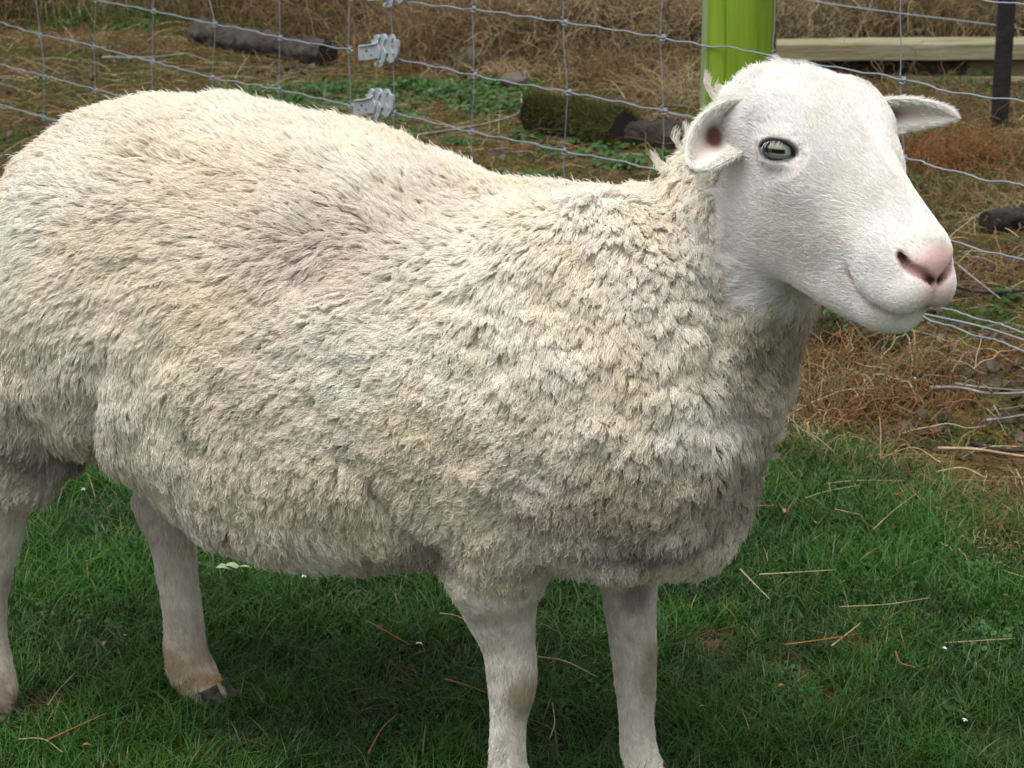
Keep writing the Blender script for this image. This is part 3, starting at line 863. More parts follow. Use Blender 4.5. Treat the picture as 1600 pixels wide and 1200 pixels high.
def short_hair(n_try, K=4):
    P, N = sample(n_try)
    B, H = w2b(P), w2h(P)
    f, l = face_mask(H), leg_mask(B)
    under = ((N[:, 2] < -.2) & (B[:, 2] < .30)).astype(float)
    w = np.maximum(np.maximum(np.sqrt(f), l), under * .6)
    w = np.where(l > .5, w * .55, w)
    nm, md, nd = nose_mask(H), mouth_dist(H), nostril_dist(H)
    keep = rng.random(n_try) < w
    bare = np.maximum(nm * 1.3, 1 - sstep(.0035, .007, nd)) * f
    bare = np.maximum(bare, (1 - sstep(.0035, .0070, md)) * f)
    keep &= rng.random(n_try) > bare
    # leave the eye opening free
    He = np.stack([H[:, 0], np.abs(H[:, 1]), H[:, 2]], -1) - EYE_C
    ue, ve, we = He @ EUx / EUH, He @ EVx / EVH, He @ EN
    keep &= ~((np.abs(ue) < 1.12) & (ve < .74) & (ve > -.70) & (we > 0))
    i = np.where(keep)[0]
    P, N, B, H, f, l, md, nm = P[i], N[i], B[i], H[i], f[i], l[i], md[i], nm[i]; He, ue, ve, we = He[i], ue[i], ve[i], we[i]
    n = len(P)
    fd = -HF * 1.0 + HL * (np.sign(H[:, 1]) * .15)[:, None] - HU * sstep(.02, -.04, H[:, 2])[:, None] * .25
    sw = (np.stack([noise(B, 28, 60), noise(B, 28, 61), noise(B, 28, 62)], -1) - .5) * (.8 + 1.4 * sstep(.06, -.02, H[:, 0]))[:, None]
    ld = np.tile(-EZ + ES * .1, (n, 1))
    sw2 = (np.stack([noise(B, 70, 64), noise(B, 70, 65), noise(B, 70, 66)], -1) - .5) * 1.3
    d = np.where((f > l)[:, None], fd + sw + sw2 * .35, ld + sw * .6 + sw2)
    # hair parts round the eye
    er = np.sqrt(ue ** 2 + ve ** 2)
    rad = (P - h2w(np.stack([np.full(n, EYE_C[0]), np.sign(H[:, 1]) * EYE_C[1], np.full(n, EYE_C[2])], -1)))
    rad /= np.linalg.norm(rad, axis=1)[:, None]
    we_ = (1 - sstep(1.0, 2.4, er)) * (we > 0)
    d = d + rad * (we_ * 2.0)[:, None]
    d -= N * (d * N).sum(1)[:, None]; d /= np.linalg.norm(d, axis=1)[:, None] + 1e-9
    side = np.cross(N, d)
    poll = sstep(.085, -.02, H[:, 0]) * sstep(-.03, .02, H[:, 2]) * f
    jaw = sstep(-.09, -.14, H[:, 2]) * f
    ln = np.where(f > l, .0066 + .008 * poll + .006 * jaw + .011 * sstep(.98, .45, f), .0095)
    ln = ln * (.4 + .6 * sstep(.225, .17, H[:, 0])) * (1 - .5 * we_)
    ln = ln * (.75 + .5 * rng.random(n))
    tau = np.linspace(0, 1, K)
    lift = .30 + .22 * rng.random(n) + .25 * poll
    g = rng.normal(0, .22, n)
    pts = (P - N * .0006)[:, None] + d[:, None] * (ln[:, None] * tau ** 1.2)[..., None] + N[:, None] * (ln[:, None] * lift[:, None] * (1.25 * tau - .65 * tau ** 2))[..., None] + side[:, None] * (ln[:, None] * g[:, None] * tau ** 1.6)[..., None]
    # little tufts that lie together
    tf = np.floor(B * 260).astype(np.int64)
    c = np.tile(np.array([.88, .865, .84]), (n, 1))
    c = mixc(c, (.80, .72, .56), f * sstep(.48, .66, fbm(B, 26, 70)) * .22)
    c = mixc(c, (.74, .71, .66), f * sstep(.55, .70, fbm(B, 55, 71)) * .3)
    c = mixc(c, (.74, .66, .50), f * np.exp(-((H[:, 0] - .030) / .02) ** 2 - (H[:, 1] / .03) ** 2) * .35)
    c = mixc(c, (.62, .48, .36), f * np.exp(-((H[:, 0] - .082) / .010) ** 2 - ((np.abs(H[:, 1]) - .048) / .012) ** 2 - ((H[:, 2] - .008) / .012) ** 2) * .7)
    c = mixc(c, (.72, .62, .45), f * sstep(.030, -.01, H[:, 0] + .3 * (H[:, 2] + .06)) * sstep(-.02, -.06, H[:, 2]) * .32)
    c = mixc(c, (.80, .62, .57), nm * f * .9)
    c = mixc(c, (.34, .34, .35), (1 - sstep(1.05, 1.55, er)) * (ve < .3) * (we > 0) * .55)
    spot = h2w(np.array([0.0, 0, 0])) * 0
    px = proj(P)
    leg = np.tile(np.array([.80, .75, .67]), (n, 1)) * (.78 + .46 * fbm(B, 30, 75))[:, None]
    hind_far = (B[:, 0] < -.3) & (B[:, 1] < 0)
    low = 1 - sstep(.02, .13, B[:, 2])
    leg = mixc(leg, (.46, .33, .19), low * (B[:, 0] < -.3) * (.35 + .6 * sstep(.45, .6, fbm(B, 45, 77))))
    leg = mixc(leg, (.80, .77, .71), (B[:, 0] > -.3) * .5)
    for q, r, cc, st in KNEE: 
        leg = mixc(leg, cc, (1 - sstep(.5, 1.2, np.linalg.norm((B - q) / r, axis=1))) * st)
    c = np.where((f > l)[:, None], c, leg)
    sp = np.linalg.norm(H - SPOT, axis=1)
    c = mixc(c, (.55, .33, .30), (1 - sstep(.002, .0045, sp)))
    tuft = noise(np.stack([B @ np.array([1, .2, 0]) * 420, B[:, 1] * 420, B[:, 2] * 130], -1), 1.0, 88)
    c = c * (.90 + .20 * rng.random(n))[:, None] * (1 + (tuft - .5) * np.where(f > l, .16, .42))[:, None]
    rr = np.array([1, .9, .65, .25])[None] * np.where(f > l, .00024, .00034)[:, None]
    print("short hair", n)
    return hair_obj("short_hair", pts, np.broadcast_to(rr, (n, K)), np.clip(c, 0, .9), M_FUR, SHEEP)
SPOT = np.array([.182, .004, .030])
KNEE = [(at_t(818, 1085, .085), np.array([.022, .03, .032]), (.40, .31, .17), .65), (at_t(1018, 1045, -.045), np.array([.018, .03, .045]), (.42, .34, .20), .6),
        (at_t(990, 930, -.02), np.array([.020, .03, .022]), (.30, .28, .27), .7), (at_t(300, 800, -.03), np.array([.03, .04, .04]), (.42, .36, .28), .6), (at_t(290, 860, -.03), np.array([.02, .04, .02]), (.45, .38, .27), .5)]
if QUAL > 0:
    short_hair(int(1900000 * QUAL))

# loose curls that stand off the nape and poll
def curls():
    pts, cs = [], []
    K = 12; tau = np.linspace(0, 1, K)
    for (px, py, dx, dz, ln, m) in [(1100, 152, -.9, .45, .030, 70), (1112, 150, -.6, .8, .018, 40), (1090, 175, -.8, .5, .020, 40), (1072, 205, -.8, .5, .022, 40), (1062, 225, -.9, -.1, .030, 50),
                                    (1052, 245, -.8, -.7, .030, 60), (1042, 262, -.7, -.5, .022, 40), (1035, 278, -.9, .1, .018, 30), (1010, 290, -.7, .6, .014, 20), (975, 290, .4, .9, .014, 12), (965, 292, .1, .9, .016, 10),
                                    (1068, 190, -.7, -.2, .024, 40), (1130, 135, -.5, .8, .016, 40), (1150, 122, -.4, .8, .014, 30), (880, 290, .2, .9, .012, 8), (800, 286, .2, .9, .014, 8), (1225, 690, .9, -.25, .022, 60), (1222, 700, .8, -.4, .022, 60), (1215, 680, .9, -.1, .016, 40), (1215, 715, .6, -.7, .022, 60)]:
        sd = proj(SV); vis = (SN @ ET > -.25)
        i = np.argmin(np.where(vis, np.hypot(sd[:, 0] - px, sd[:, 1] - py), 1e9))
        o = SV[i]; d0 = ES * dx + EZ * dz; d0 /= np.linalg.norm(d0); n0 = SN[i]; s0 = np.cross(d0, ET)
        ph = random.uniform(0, 6.28); tw = random.choice([-1, 1]) * random.uniform(.9, 2.6)
        c = np.zeros((K, 3)); c[0] = o - n0 * .004
        for k in range(1, K):
            a = tw * tau[k] ** 1.5
            d = d0 * math.cos(a) + s0 * math.sin(a) + n0 * .5 * (1 - tau[k])
            c[k] = c[k - 1] + d / np.linalg.norm(d) * ln / (K - 1) * 1.25
        ln *= .8; off = rng.normal(0, 1, (m, 3)) * .0014
        ll = .85 + .25 * rng.random(m)
        p = c[0] + (c - c[0])[None] * ll[:, None, None] + off[:, None] * (1 - .5 * tau)[None, :, None] + rng.normal(0, .0016, (m, 1, 3)) * (tau ** 2)[None, :, None] + .0009 * np.sin(tau[None, :, None] * 22 + rng.random((m, 1, 3)) * 3) * tau[None, :, None]
        pts.append(p); cs.append(np.tile([.84, .80, .72], (m, 1)) * (.92 + .14 * rng.random(m))[:, None])
    hair_obj("curls", np.concatenate(pts), np.linspace(1, .3, K) * .00030, np.concatenate(cs), M_WOOL, SHEEP)
if QUAL > 0: curls()

# fur on the ears
def ear_fur(O, I, us):
    pts, cs = [], []
    for S_, inner in ((O, False), (I, True)):
        nu, nv, _ = S_.shape
        n = 9000 if not inner else 1800
        a = rng.random(n) ** 1.15 * (nu * .95 - 1.001); a = a if not inner else a; b = rng.random(n) * (nv - 1.001)
        if inner: b = np.where(rng.random(n) < .7, np.where(rng.random(n) < .5, b * .16, nv - 1.001 - b * .16), b)
        if inner:
            kk = ~((np.abs(b / nv - .5) < .30) & (a / nu > .12) & (a / nu < .66)); a, b = a[kk], b[kk]; n = len(a)
        i, j = a.astype(int), b.astype(int); fa, fb = (a - i)[:, None], (b - j)[:, None]
        P = S_[i, j] * (1 - fa) * (1 - fb) + S_[i + 1, j] * fa * (1 - fb) + S_[i, j + 1] * (1 - fa) * fb + S_[i + 1, j + 1] * fa * fb
        tu = S_[i + 1, j] - S_[i, j]; tu /= np.linalg.norm(tu, axis=1)[:, None] + 1e-9
        tv = S_[i, j + 1] - S_[i, j]
        N = np.cross(tu, tv); N /= np.linalg.norm(N, axis=1)[:, None] + 1e-9
        ctr = S_.mean((0, 1)); 
        o = (O[i, j] - I[i, j]); o /= np.linalg.norm(o, axis=1)[:, None] + 1e-9
        N = o * (-1 if inner else 1)
        d = tu + rng.normal(0, .25, (n, 3)); ln = .0045 + .003 * rng.random(n)
        tau = np.linspace(0, 1, 4)
        pts.append(P[:, None] + d[:, None] * (ln[:, None] * tau)[..., None] + N[:, None] * (ln[:, None] * .3 * tau)[..., None])
        cs.append(np.tile([.84, .82, .77], (n, 1)) * (.92 + .16 * rng.random(n))[:, None])
    pts = np.concatenate(pts)
    hair_obj("ear_hair", pts, np.array([1, .9, .65, .25]) * .00021, np.concatenate(cs), M_FUR, SHEEP)
if QUAL > 0:
    for e in EARS: ear_fur(*e)

# ---- hooves: two claws each
M_HOOF = noise_mat("hoof_horn", [(.3, (.030, .026, .022)), (.7, (.075, .062, .048))], 60, rough=.5, bump=.3, stretch=(1, 1, 6), dist=.002)
def hoof(end, toe_dir, size=.024):
    """end: body-frame end of the pastern, toe_dir: (along, side)"""
    parts = []
    t = np.array([toe_dir[0], toe_dir[1], 0.0]); t /= np.linalg.norm(t); w = np.array([-t[1], t[0], 0])
    for sg in (-1, 1):
        base = np.array([end[0], end[1], .014]) + w * sg * size * .48 - t * size * .2
        P = [base + np.array([0, 0, .006]), base + t * size * .25 + np.array([0, 0, -.004]), base + t * size * .65 - np.array([0, 0, base[2] * .55]), base + t * size * 1.15 - np.array([0, 0, base[2] - .005])]
        v, f_ = tube([b2w(p) for p in _spline(P, 4)], np.interp(np.linspace(0, 1, 13), [0, .4, 1], [size * .50, size * .50, size * .22]), 12)
        v[:, 2] = np.maximum(v[:, 2], .001)
        parts.append((v, f_))
    V, F = join(parts)
    mesh_obj("hoof", V, F, M_HOOF, SHEEP)
hoof(NH[-1], (1, .15)); hoof(FH[-1] + np.array([.008, 0, -.008]), (1, .1)); hoof(NF[-1], (1, .1)); hoof(FFL[-1], (1, -.1))
# ================================================================ THE GROUND AND WHAT GROWS ON IT
def gpx(px, py): 
    p = on_ground(px, py); return p[0], p[1]
def lawn_edge(x):
    """distance from the photographer at which the mown lawn gives way to moss and litter"""
    return np.interp(x, [-3, -1.2, -.5, .40, .50, .72, .85, 1.2], [4.3, 4.2, 3.9, 3.55, 3.42, 3.18, 2.95, 2.6])
def height(x, y):
    P = np.stack([x, y, np.zeros_like(x)], -1)
    h = (fbm(P, 1.3, 201) - .5) * .05 * sstep(3.2, 5, y) + (fbm(P, 7, 202) - .5) * .022
    near = np.exp(-((np.hypot(x + .25, y - 2.35)) / .9) ** 4)
    h = h * (1 - .6 * near) - .004
    return h + sstep(8.0, 14, y) * 1.1 + np.clip(y - 14, 0, 30) * .05
def axisg(lo, hi, fine, far):
    return lo
gx = np.concatenate([np.linspace(-60, -4, 20)[:-1], np.linspace(-4, 4, 321), np.linspace(4, 60, 20)[1:]])
gy = np.concatenate([np.linspace(-30, 1.4, 12)[:-1], np.linspace(1.4, 10, 345), np.linspace(10, 90, 40)[1:]])
XX, YY = np.meshgrid(gx, gy, indexing='ij')
ZZ = height(XX, YY)
V = np.stack([XX, YY, ZZ], -1).reshape(-1, 3)
ii, jj = np.meshgrid(np.arange(len(gx) - 1), np.arange(len(gy) - 1), indexing='ij')
a = (ii * len(gy) + jj).ravel()
F = np.stack([a, a + len(gy), a + len(gy) + 1, a + 1], -1)
lw = 1 - sstep(-.12, .15, V[:, 1] - lawn_edge(V[:, 0]) + (fbm(V, 6, 205) - .5) * .5)
soil = np.array([.050, .036, .022]) * (.7 + .8 * fbm(V, 12, 206))[:, None]
soil = mixc(soil, (.115, .070, .028), sstep(.45, .65, fbm(V, 5, 207)) * .8)
soil = mixc(soil, (.060, .062, .018), sstep(.50, .65, fbm(V, 4, 208)) * .7)
soil = mixc(soil, (.020, .015, .010), sstep(7.2, 8.2, V[:, 1]) * .8)
soil = mixc(soil, (.018, .036, .009), lw * .85)
M_SOIL = attr_mat("soil", .9, .15, bump=.9, bump_scale=70)
g = mesh_obj("ground", V, F, M_SOIL, colors=soil); tag(g, kind='structure')

def gz(P): return height(P[:, 0], P[:, 1])

def blades(name, x, y, ln, wid, colr, mat, lean=.5, segs=3, bow=.6, label=None, z0=-.004, heading=None):
    """real ribbon blades of grass: one mesh"""
    n = len(x)
    P = np.stack([x, y, np.zeros(n)], -1); P[:, 2] = gz(P) + z0
    az = rng.random(n) * 6.283 if heading is None else heading
    le = lean * (.25 + rng.random(n)); out = np.stack([np.cos(az), np.sin(az), np.zeros(n)], -1)
    fa = az + math.pi / 2 + rng.normal(0, .5, n); wv = np.stack([np.cos(fa), np.sin(fa), rng.normal(0, .15, n)], -1)
    t = np.linspace(0, 1, segs + 1)
    V = np.zeros((n, segs + 1, 2, 3))
    for k, tt in enumerate(t):
        c = P + out * (ln * (le * tt + bow * le * tt * tt))[:, None]
        c[:, 2] += ln * (tt - .32 * le * tt * tt * (1 + bow))
        w = wid * (1 - tt ** 2.2 * .93) * (.7 + .3 * (tt > 0))
        V[:, k, 0] = c - wv * w[:, None] / 2; V[:, k, 1] = c + wv * w[:, None] / 2
    base = (np.arange(n) * (segs + 1) * 2)[:, None]
    F = np.concatenate([base + np.array([2 * k, 2 * k + 1, 2 * k + 3, 2 * k + 2]) for k in range(segs)])
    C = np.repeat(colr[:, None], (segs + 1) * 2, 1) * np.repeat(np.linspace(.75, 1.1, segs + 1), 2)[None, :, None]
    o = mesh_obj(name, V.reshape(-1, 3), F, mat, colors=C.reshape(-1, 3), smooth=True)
    tag(o, label, kind='stuff')
    return o
M_GRASS = attr_mat("grass_blades", .45, .30, transl=.25)
M_DRY = attr_mat("dry_grass", .8, .15, transl=.15)
M_LITTER = attr_mat("litter", .85, .15)

def scatter(n, y0, y1, wide=.29, pad=.3):
    y = np.sqrt(y0 ** 2 + (y1 ** 2 - y0 ** 2) * rng.random(n)); x = (rng.random(n) * 2 - 1) * (wide * y + pad)
    return x, y
# -- lawn
n = 350000
x, y = scatter(n, 1.95, 4.4, .24, .14)
P = np.stack([x, y, 0 * x], -1)
cl = fbm(P, 9, 210); fine_ = noise(P, 45, 211)
edge = y - lawn_edge(x) + (fbm(P, 6, 205) - .5) * .5
bare = sstep(.64, .74, fbm(P, 9, 213)) * .75
MUCK = [(*gpx(a_, b_), r_) for a_, b_, r_ in ((1115, 1000, .035), (1240, 1052, .035), (1345, 1008, .022), (1290, 1085, .025), (620, 1060, .02), (60, 1105, .03), (350, 1160, .02))]
for mx_, my_, mr_ in MUCK: bare = np.maximum(bare, .9 * (1 - sstep(.4, 1.1, np.hypot(x - mx_, (y - my_) * .6) / mr_ + (fine_ - .5) * .8)))
keep = (rng.random(n) > sstep(-.15, .18, edge)) & (rng.random(n) < .35 + 1.1 * fine_) & (rng.random(n) > bare)
x, y, cl, P = x[keep], y[keep], cl[keep], P[keep]; n = len(x)
print("lawn blades", n)
c = np.array([.031, .098, .010]) * (.5 + .9 * rng.random(n))[:, None]
c = mixc(c, (.042, .140, .014), sstep(.45, .7, cl) * .7)
c = mixc(c, (.022, .066, .014), sstep(.55, .35, cl) * .6)
c = mixc(c, (.11, .17, .06), (rng.random(n) < .06) * .8)
dead = rng.random(n) < .018 + .25 * sstep(-.4, .1, y - lawn_edge(x))
c = mixc(c, (.34, .24, .11), dead * .8)
c = mixc(c, (.075, .125, .060), (rng.random(n) < .04) * .8)
ln = (.018 + .030 * rng.random(n) ** 1.5) * (.65 + .7 * cl) * (1 + .25 * sstep(2.7, 3.2, y))
blades("lawn_grass", x, y, ln, .0011 + .0013 * rng.random(n), c, M_GRASS, lean=.75, label="short green grass of the lawn under the sheep")

# -- clover and small round weeds in patches
def weeds(name, centres, per, leaf=(.006, .012), hgt=(.005, .03), colr=(.05, .15, .02), label=None):
    V, F, C = [], [], []
    o = 0
    for (cx, cy, r) in centres:
        m = int(per * r * r / .01)
        ns = max(3, int(r * 90)); sx, sy = rng.normal(0, .5, ns) * r, rng.normal(0, .5, ns) * r
        k_ = rng.integers(0, ns, m)
        q = np.stack([cx + sx[k_] + rng.normal(0, .14, m) * r, cy + 1.3 * (sy[k_] + rng.normal(0, .14, m) * r), np.zeros(m)], -1)
        rr = np.hypot(q[:, 0] - cx, q[:, 1] - cy).clip(0, r)
        q[:, 2] = gz(q) + hgt[0] + (hgt[1] - hgt[0]) * rng.random(m) * (1 - .6 * rr / r)
        for p in q:
            s = random.uniform(*leaf)
            nrm = np.array([random.gauss(0, .45), random.gauss(-.25, .4), 1]); nrm /= np.linalg.norm(nrm)
            u = np.cross(nrm, [random.random(), 1, 0]); u /= np.linalg.norm(u); v = np.cross(nrm, u)
            ring = [p + s * (u * math.cos(t) * .8 + v * math.sin(t) + nrm * .18 * abs(math.cos(t))) for t in np.linspace(0, 6.283, 8)[:-1]]
            V += [p] + ring; F += [(o, o + 1 + k, o + 1 + (k + 1) % 7) for k in range(7)]
            C += [np.array(colr) * random.uniform(.5, 1.5) * np.array([random.uniform(.8, 1.3), 1, random.uniform(.7, 1.3)])] * 8
            o += 8
    ob = mesh_obj(name, np.array(V), F, M_GRASS, colors=np.array(C)); tag(ob, label, kind='stuff')
def patch(*px): return [(*gpx(a, b), r) for a, b, r in px]
weeds("weeds", patch((430, 165, .22), (470, 150, .18), (530, 150, .16), (640, 140, .16), (700, 150, .22), (740, 170, .22), (770, 140, .12), (620, 225, .18), (880, 215, .16), (940, 235, .16), (930, 205, .12), (830, 290, .12),
      (1000, 255, .14), (200, 50, .10), (120, 35, .12), (1440, 95, .10), (1450, 210, .12), (1330, 500, .10), (1580, 470, .08)),
      230, leaf=(.004, .010), hgt=(.002, .035), colr=(.036, .095, .018), label="low bright green weeds in patches beyond the wire")
weeds("clover", patch((1420, 830, .10), (1500, 900, .08), (1380, 880, .08), (1450, 790, .07), (1560, 1000, .07), (300, 900, .06), (120, 960, .06), (560, 960, .07), (900, 1100, .06), (1250, 1100, .07), (640, 1130, .06), (1300, 760, .06)),
      300, leaf=(.002, .0048), hgt=(.006, .020), colr=(.038, .12, .020), label="clover and small leaves mixed into the lawn")

weeds("leaf_litter", patch(*[(random.uniform(-40, 1650), random.uniform(15, 330), random.uniform(.12, .3)) for _ in range(46)], *[(random.uniform(1260, 1650), random.uniform(330, 700), random.uniform(.06, .14)) for _ in range(26)]),
      30, leaf=(.005, .014), hgt=(.002, .016), colr=(.070, .050, .030), label="brown dead leaves and bark scraps strewn over the moss")
# -- moss, thatch and dead litter beyond the lawn (curves)
def strands(name, x, y, ln, rad, colr, K=5, lean=1.0, flat=.3, droop=.5, label=None, mat=None, az=None, wig=.2, zoff=0.0):
    n = len(x)
    P = np.stack([x, y, 0 * x], -1); P[:, 2] = gz(P) - .002 + zoff
    az = rng.random(n) * 6.283 if az is None else az
    out = np.stack([np.cos(az), np.sin(az), 0 * az], -1)
    t = np.linspace(0, 1, K)
    up = (1 - flat) * (.4 + .8 * rng.random(n)); ho = lean * (.3 + .9 * rng.random(n))
    nr = np.sqrt(up ** 2 + ho ** 2); up, ho = up / nr, ho / nr
    pts = P[:, None] + out[:, None] * (ln * ho)[:, None, None] * (t + .25 * t * t)[None, :, None]
    pts[..., 2] += (ln * up)[:, None] * t - (ln * droop * (.4 + rng.random(n)))[:, None] * t ** 2.3
    pts += rng.normal(0, 1, (n, K, 3)) * (ln * wig * .1)[:, None, None] * t[None, :, None]
    if zoff == 0:
        gzv = height(pts[..., 0], pts[..., 1]) + .001
        pts[..., 2] = np.maximum(pts[..., 2], gzv)
    rr = rad[:, None] * np.linspace(1, .35, K)[None]
    o = hair_obj(name, pts, rr, colr, mat or M_DRY); tag(o, label, kind='stuff')
    return o
def beyond(n, y0, y1, wide=.34, pad=.5):
    x, y = scatter(n, y0, y1, wide, pad); e = y - lawn_edge(x) + (fbm(np.stack([x, y, 0 * x], -1), 6, 205) - .5) * .5
    k = rng.random(n) < sstep(-.25, .15, e)
    return x[k], y[k]
x, y = beyond(520000, 2.5, 9.5)
P = np.stack([x, y, 0 * x], -1); n = len(x)
v1, v2 = fbm(P, 3.2, 220), fbm(P, 8, 221)
c = np.tile(np.array([.17, .105, .040]), (n, 1))
c = mixc(c, (.23, .135, .040), sstep(.46, .66, v1) * .8)                 # rusty
c = mixc(c, (.105, .125, .026), sstep(.56, .46, v2) * .92)               # moss green
c = mixc(c, (.060, .105, .022), sstep(.56, .70, fbm(P, 5, 223)) * .8)
c = mixc(c, (.060, .038, .022), (rng.random(n) < .28) * .8)
c = c * (.55 + .8 * rng.random(n))[:, None]
strands("moss_and_thatch", x, y, .010 + .022 * rng.random(n), .0007 + .0006 * rng.random(n), c, K=4, lean=.8, flat=.25, label="rusty moss and thatch covering the ground beyond the lawn")
x, y = beyond(40000, 2.6, 9.5); n = len(x)
P = np.stack([x, y, 0 * x], -1)
k = rng.random(n) < .2 + 1.3 * sstep(.42, .62, fbm(P, 2.6, 230)); x, y = x[k], y[k]; n = len(x)
c = np.tile(np.array([.28, .20, .10]), (n, 1)); c = mixc(c, (.16, .080, .032), (rng.random(n) < .45) * 1.0); c = mixc(c, (.52, .44, .29), (rng.random(n) < .2) * 1.0)
c = c * (.6 + .6 * rng.random(n))[:, None]
strands("dead_litter", x, y, .05 + .13 * rng.random(n), .0007 + .0007 * rng.random(n), c, K=7, lean=1.2, flat=.72, droop=.25, wig=.2, label="dead stalks and needles littered over the moss")

# -- standing dead grass: (pixel of the clump's foot, spread m, height m, how many, colour)
def clumps(name, L, label, K=9, lean=.55, droop=.55):
    X, Y, LN, C_, AZ = [], [], [], [], []
    for (px, py, sp, h, m, cc) in L:
        cx, cy = gpx(px, py)
        X.append(cx + rng.normal(0, sp, m)); Y.append(cy + rng.normal(0, sp * .7, m))
        LN.append(h * (.45 + .7 * rng.random(m)))
        C_.append(np.array(cc) * (.5 + .8 * rng.random(m))[:, None] * (1 + rng.normal(0, .06, (m, 3))))
    x, y, ln, c = map(np.concatenate, (X, Y, LN, C_))
    strands(name, x, y, ln, .0008 + .0011 * rng.random(len(x)), np.clip(c, .01, .8), K=K, lean=lean, flat=.1, droop=droop, wig=.35, label=label)
ST, BR, DK, RD, GR = (.36, .28, .16), (.20, .135, .070), (.065, .048, .030), (.23, .115, .045), (.06, .11, .022)
L = []
for px in range(600, 1120, 34): L += [(px + random.uniform(-12, 12), random.uniform(45, 105), .16, random.uniform(.35, .55), 620, random.choice([ST, BR, DK, DK]))]
for px in range(560, 1140, 45): L += [(px, random.uniform(10, 50), .22, .6, 620, random.choice([BR, DK, BR, ST]))]
for px in range(1190, 1640, 38): L += [(px, random.uniform(15, 62), .16, random.uniform(.35, .6), 560, random.choice([BR, BR, DK, ST]))]
for px in range(-420, 560, 55): L += [(px, random.uniform(-10, 42), .17, random.uniform(.25, .45), 380, random.choice([BR, ST, BR, DK]))]
for px in range(-500, 2100, 60): L += [(px, random.uniform(-75, -20), .3, .7, 420, random.choice([BR, DK, DK, ST]))]
clumps("tall_dead_grass", L, lean=.4, label="tall tangled brown dead grass along the back of the verge")
L = [(px_, random.uniform(5, 75), .2, random.uniform(.35, .7), random.choice([14, 22, 30]), random.choice([(.50, .42, .28), (.42, .33, .20), (.05, .035, .02)])) for px_ in list(range(620, 1110, 30)) + list(range(1200, 1620, 30))]
clumps("bent_dead_stalks", L, "sparse pale bent stalks standing out of the tangled dead grass", lean=.45, droop=.75)
L = [(1280, 640, .07, .13, 110, BR), (1300, 620, .08, .15, 60, ST), (1340, 600, .08, .13, 130, BR), (1400, 570, .07, .15, 55, ST), (1390, 630, .06, .12, 90, RD), (1250, 580, .06, .13, 130, RD), (1440, 600, .06, .14, 50, BR), (1330, 660, .07, .08, 120, RD), (1430, 690, .06, .07, 90, BR),
     (1365, 160, .03, .30, 12, BR), (1395, 150, .03, .34, 12, BR), (1330, 150, .05, .24, 16, DK), (1440, 165, .06, .26, 26, BR), (1500, 175, .06, .22, 40, BR), (1300, 140, .05, .16, 30, BR), (1240, 120, .05, .14, 30, BR), (1480, 150, .05, .2, 20, DK),
     (1500, 245, .16, .14, 420, RD), (1590, 250, .10, .14, 260, BR), (1470, 235, .16, .12, 240, GR), (1540, 300, .14, .08, 200, GR), (1500, 120, .2, .12, 260, GR), (60, 30, .25, .14, 260, GR), (250, 40, .2, .14, 240, GR), (150, 90, .35, .06, 500, GR), (30, 230, .2, .06, 500, GR), (60, 150, .3, .05, 500, GR), (330, 120, .3, .05, 300, GR), (1450, 160, .2, .12, 300, GR), (1540, 500, .08, .05, 200, GR), (1480, 330, .14, .06, 260, GR), (1480, 680, .08, .04, 200, GR), (900, 60, .2, .3, 160, GR), (680, 60, .2, .2, 160, GR), (1450, 260, .10, .18, 300, RD), (1570, 300, .10, .10, 200, BR), (1500, 330, .09, .14, 180, BR), (1440, 190, .10, .2, 260, BR), (1580, 350, .06, .12, 110, ST), (1330, 540, .05, .12, 100, DK),
     (640, 70, .10, .16, 200, ST), (650, 100, .12, .12, 200, BR), (780, 120, .10, .15, 200, ST), (900, 110, .12, .2, 260, ST), (1000, 130, .12, .26, 420, BR), (1060, 150, .08, .2, 240, ST),
     (240, 85, .10, .10, 160, BR), (120, 70, .14, .12, 200, BR), (40, 30, .14, .14, 200, BR), (1540, 430, .06, .08, 120, BR), (1570, 560, .05, .07, 90, RD), (1570, 830, .05, .05, 160, RD), (1560, 860, .04, .045, 120, ST), (1590, 790, .05, .05, 150, BR), (1250, 690, .04, .08, 60, ST)]
clumps("dead_grass_tufts", L, "straw-coloured dead grass tufts scattered over the moss", lean=.7, droop=.5)

# ================================================================ FENCE
FD = ray(-2200, -460.4); FD[2] = 0; FD /= np.linalg.norm(FD)          # the fence runs away to the left
FP = on_ground(1310, 560)
FN = np.array([FD[1], -FD[0], 0]); FN = FN if FN[1] < 0 else -FN      # towards the photographer
def fpt(px, py, off=0.0):
    d = ray(px, py); k = ((FP + FN * off - C0) @ FN) / (d @ FN); return C0 + d * k
_x = np.concatenate([mx_ + rng.normal(0, mr_ * .6, 160) for mx_, my_, mr_ in MUCK]); _y = np.concatenate([my_ + rng.normal(0, mr_ * .9, 160) for mx_, my_, mr_ in MUCK])
strands("matted_thatch", _x, _y, .015 + .03 * rng.random(len(_x)), .0008 + .0008 * rng.random(len(_x)), np.array([.11, .065, .035]) * (.4 + 1.3 * rng.random(len(_x)))[:, None], K=5, lean=1.2, flat=.7, droop=.2, label="matted brown thatch in worn spots of the lawn")
M_WIRE, _, _b = new_mat("galvanised_wire"); _b.inputs["Base Color"].default_value = (.30, .34, .385, 1); _b.inputs["Metallic"].default_value = .4; _b.inputs["Roughness"].default_value = .45
FENCE = empty("wire_fence", tuple(on_ground(1209, 548)))
tag(FENCE, "galvanised wire netting fence running behind the sheep from far left to near right", "fence")
def smooth_line(px_list, off=0, n=10, wob=.0):
    P = _spline(np.array([fpt(*p, off) for p in px_list]), n)
    return P
STAYS_L, STAYS_R = [-10, 65, 150, 240, 335, 438, 549], [615, 740, 885, 1035, 1210, 1410, 1650]
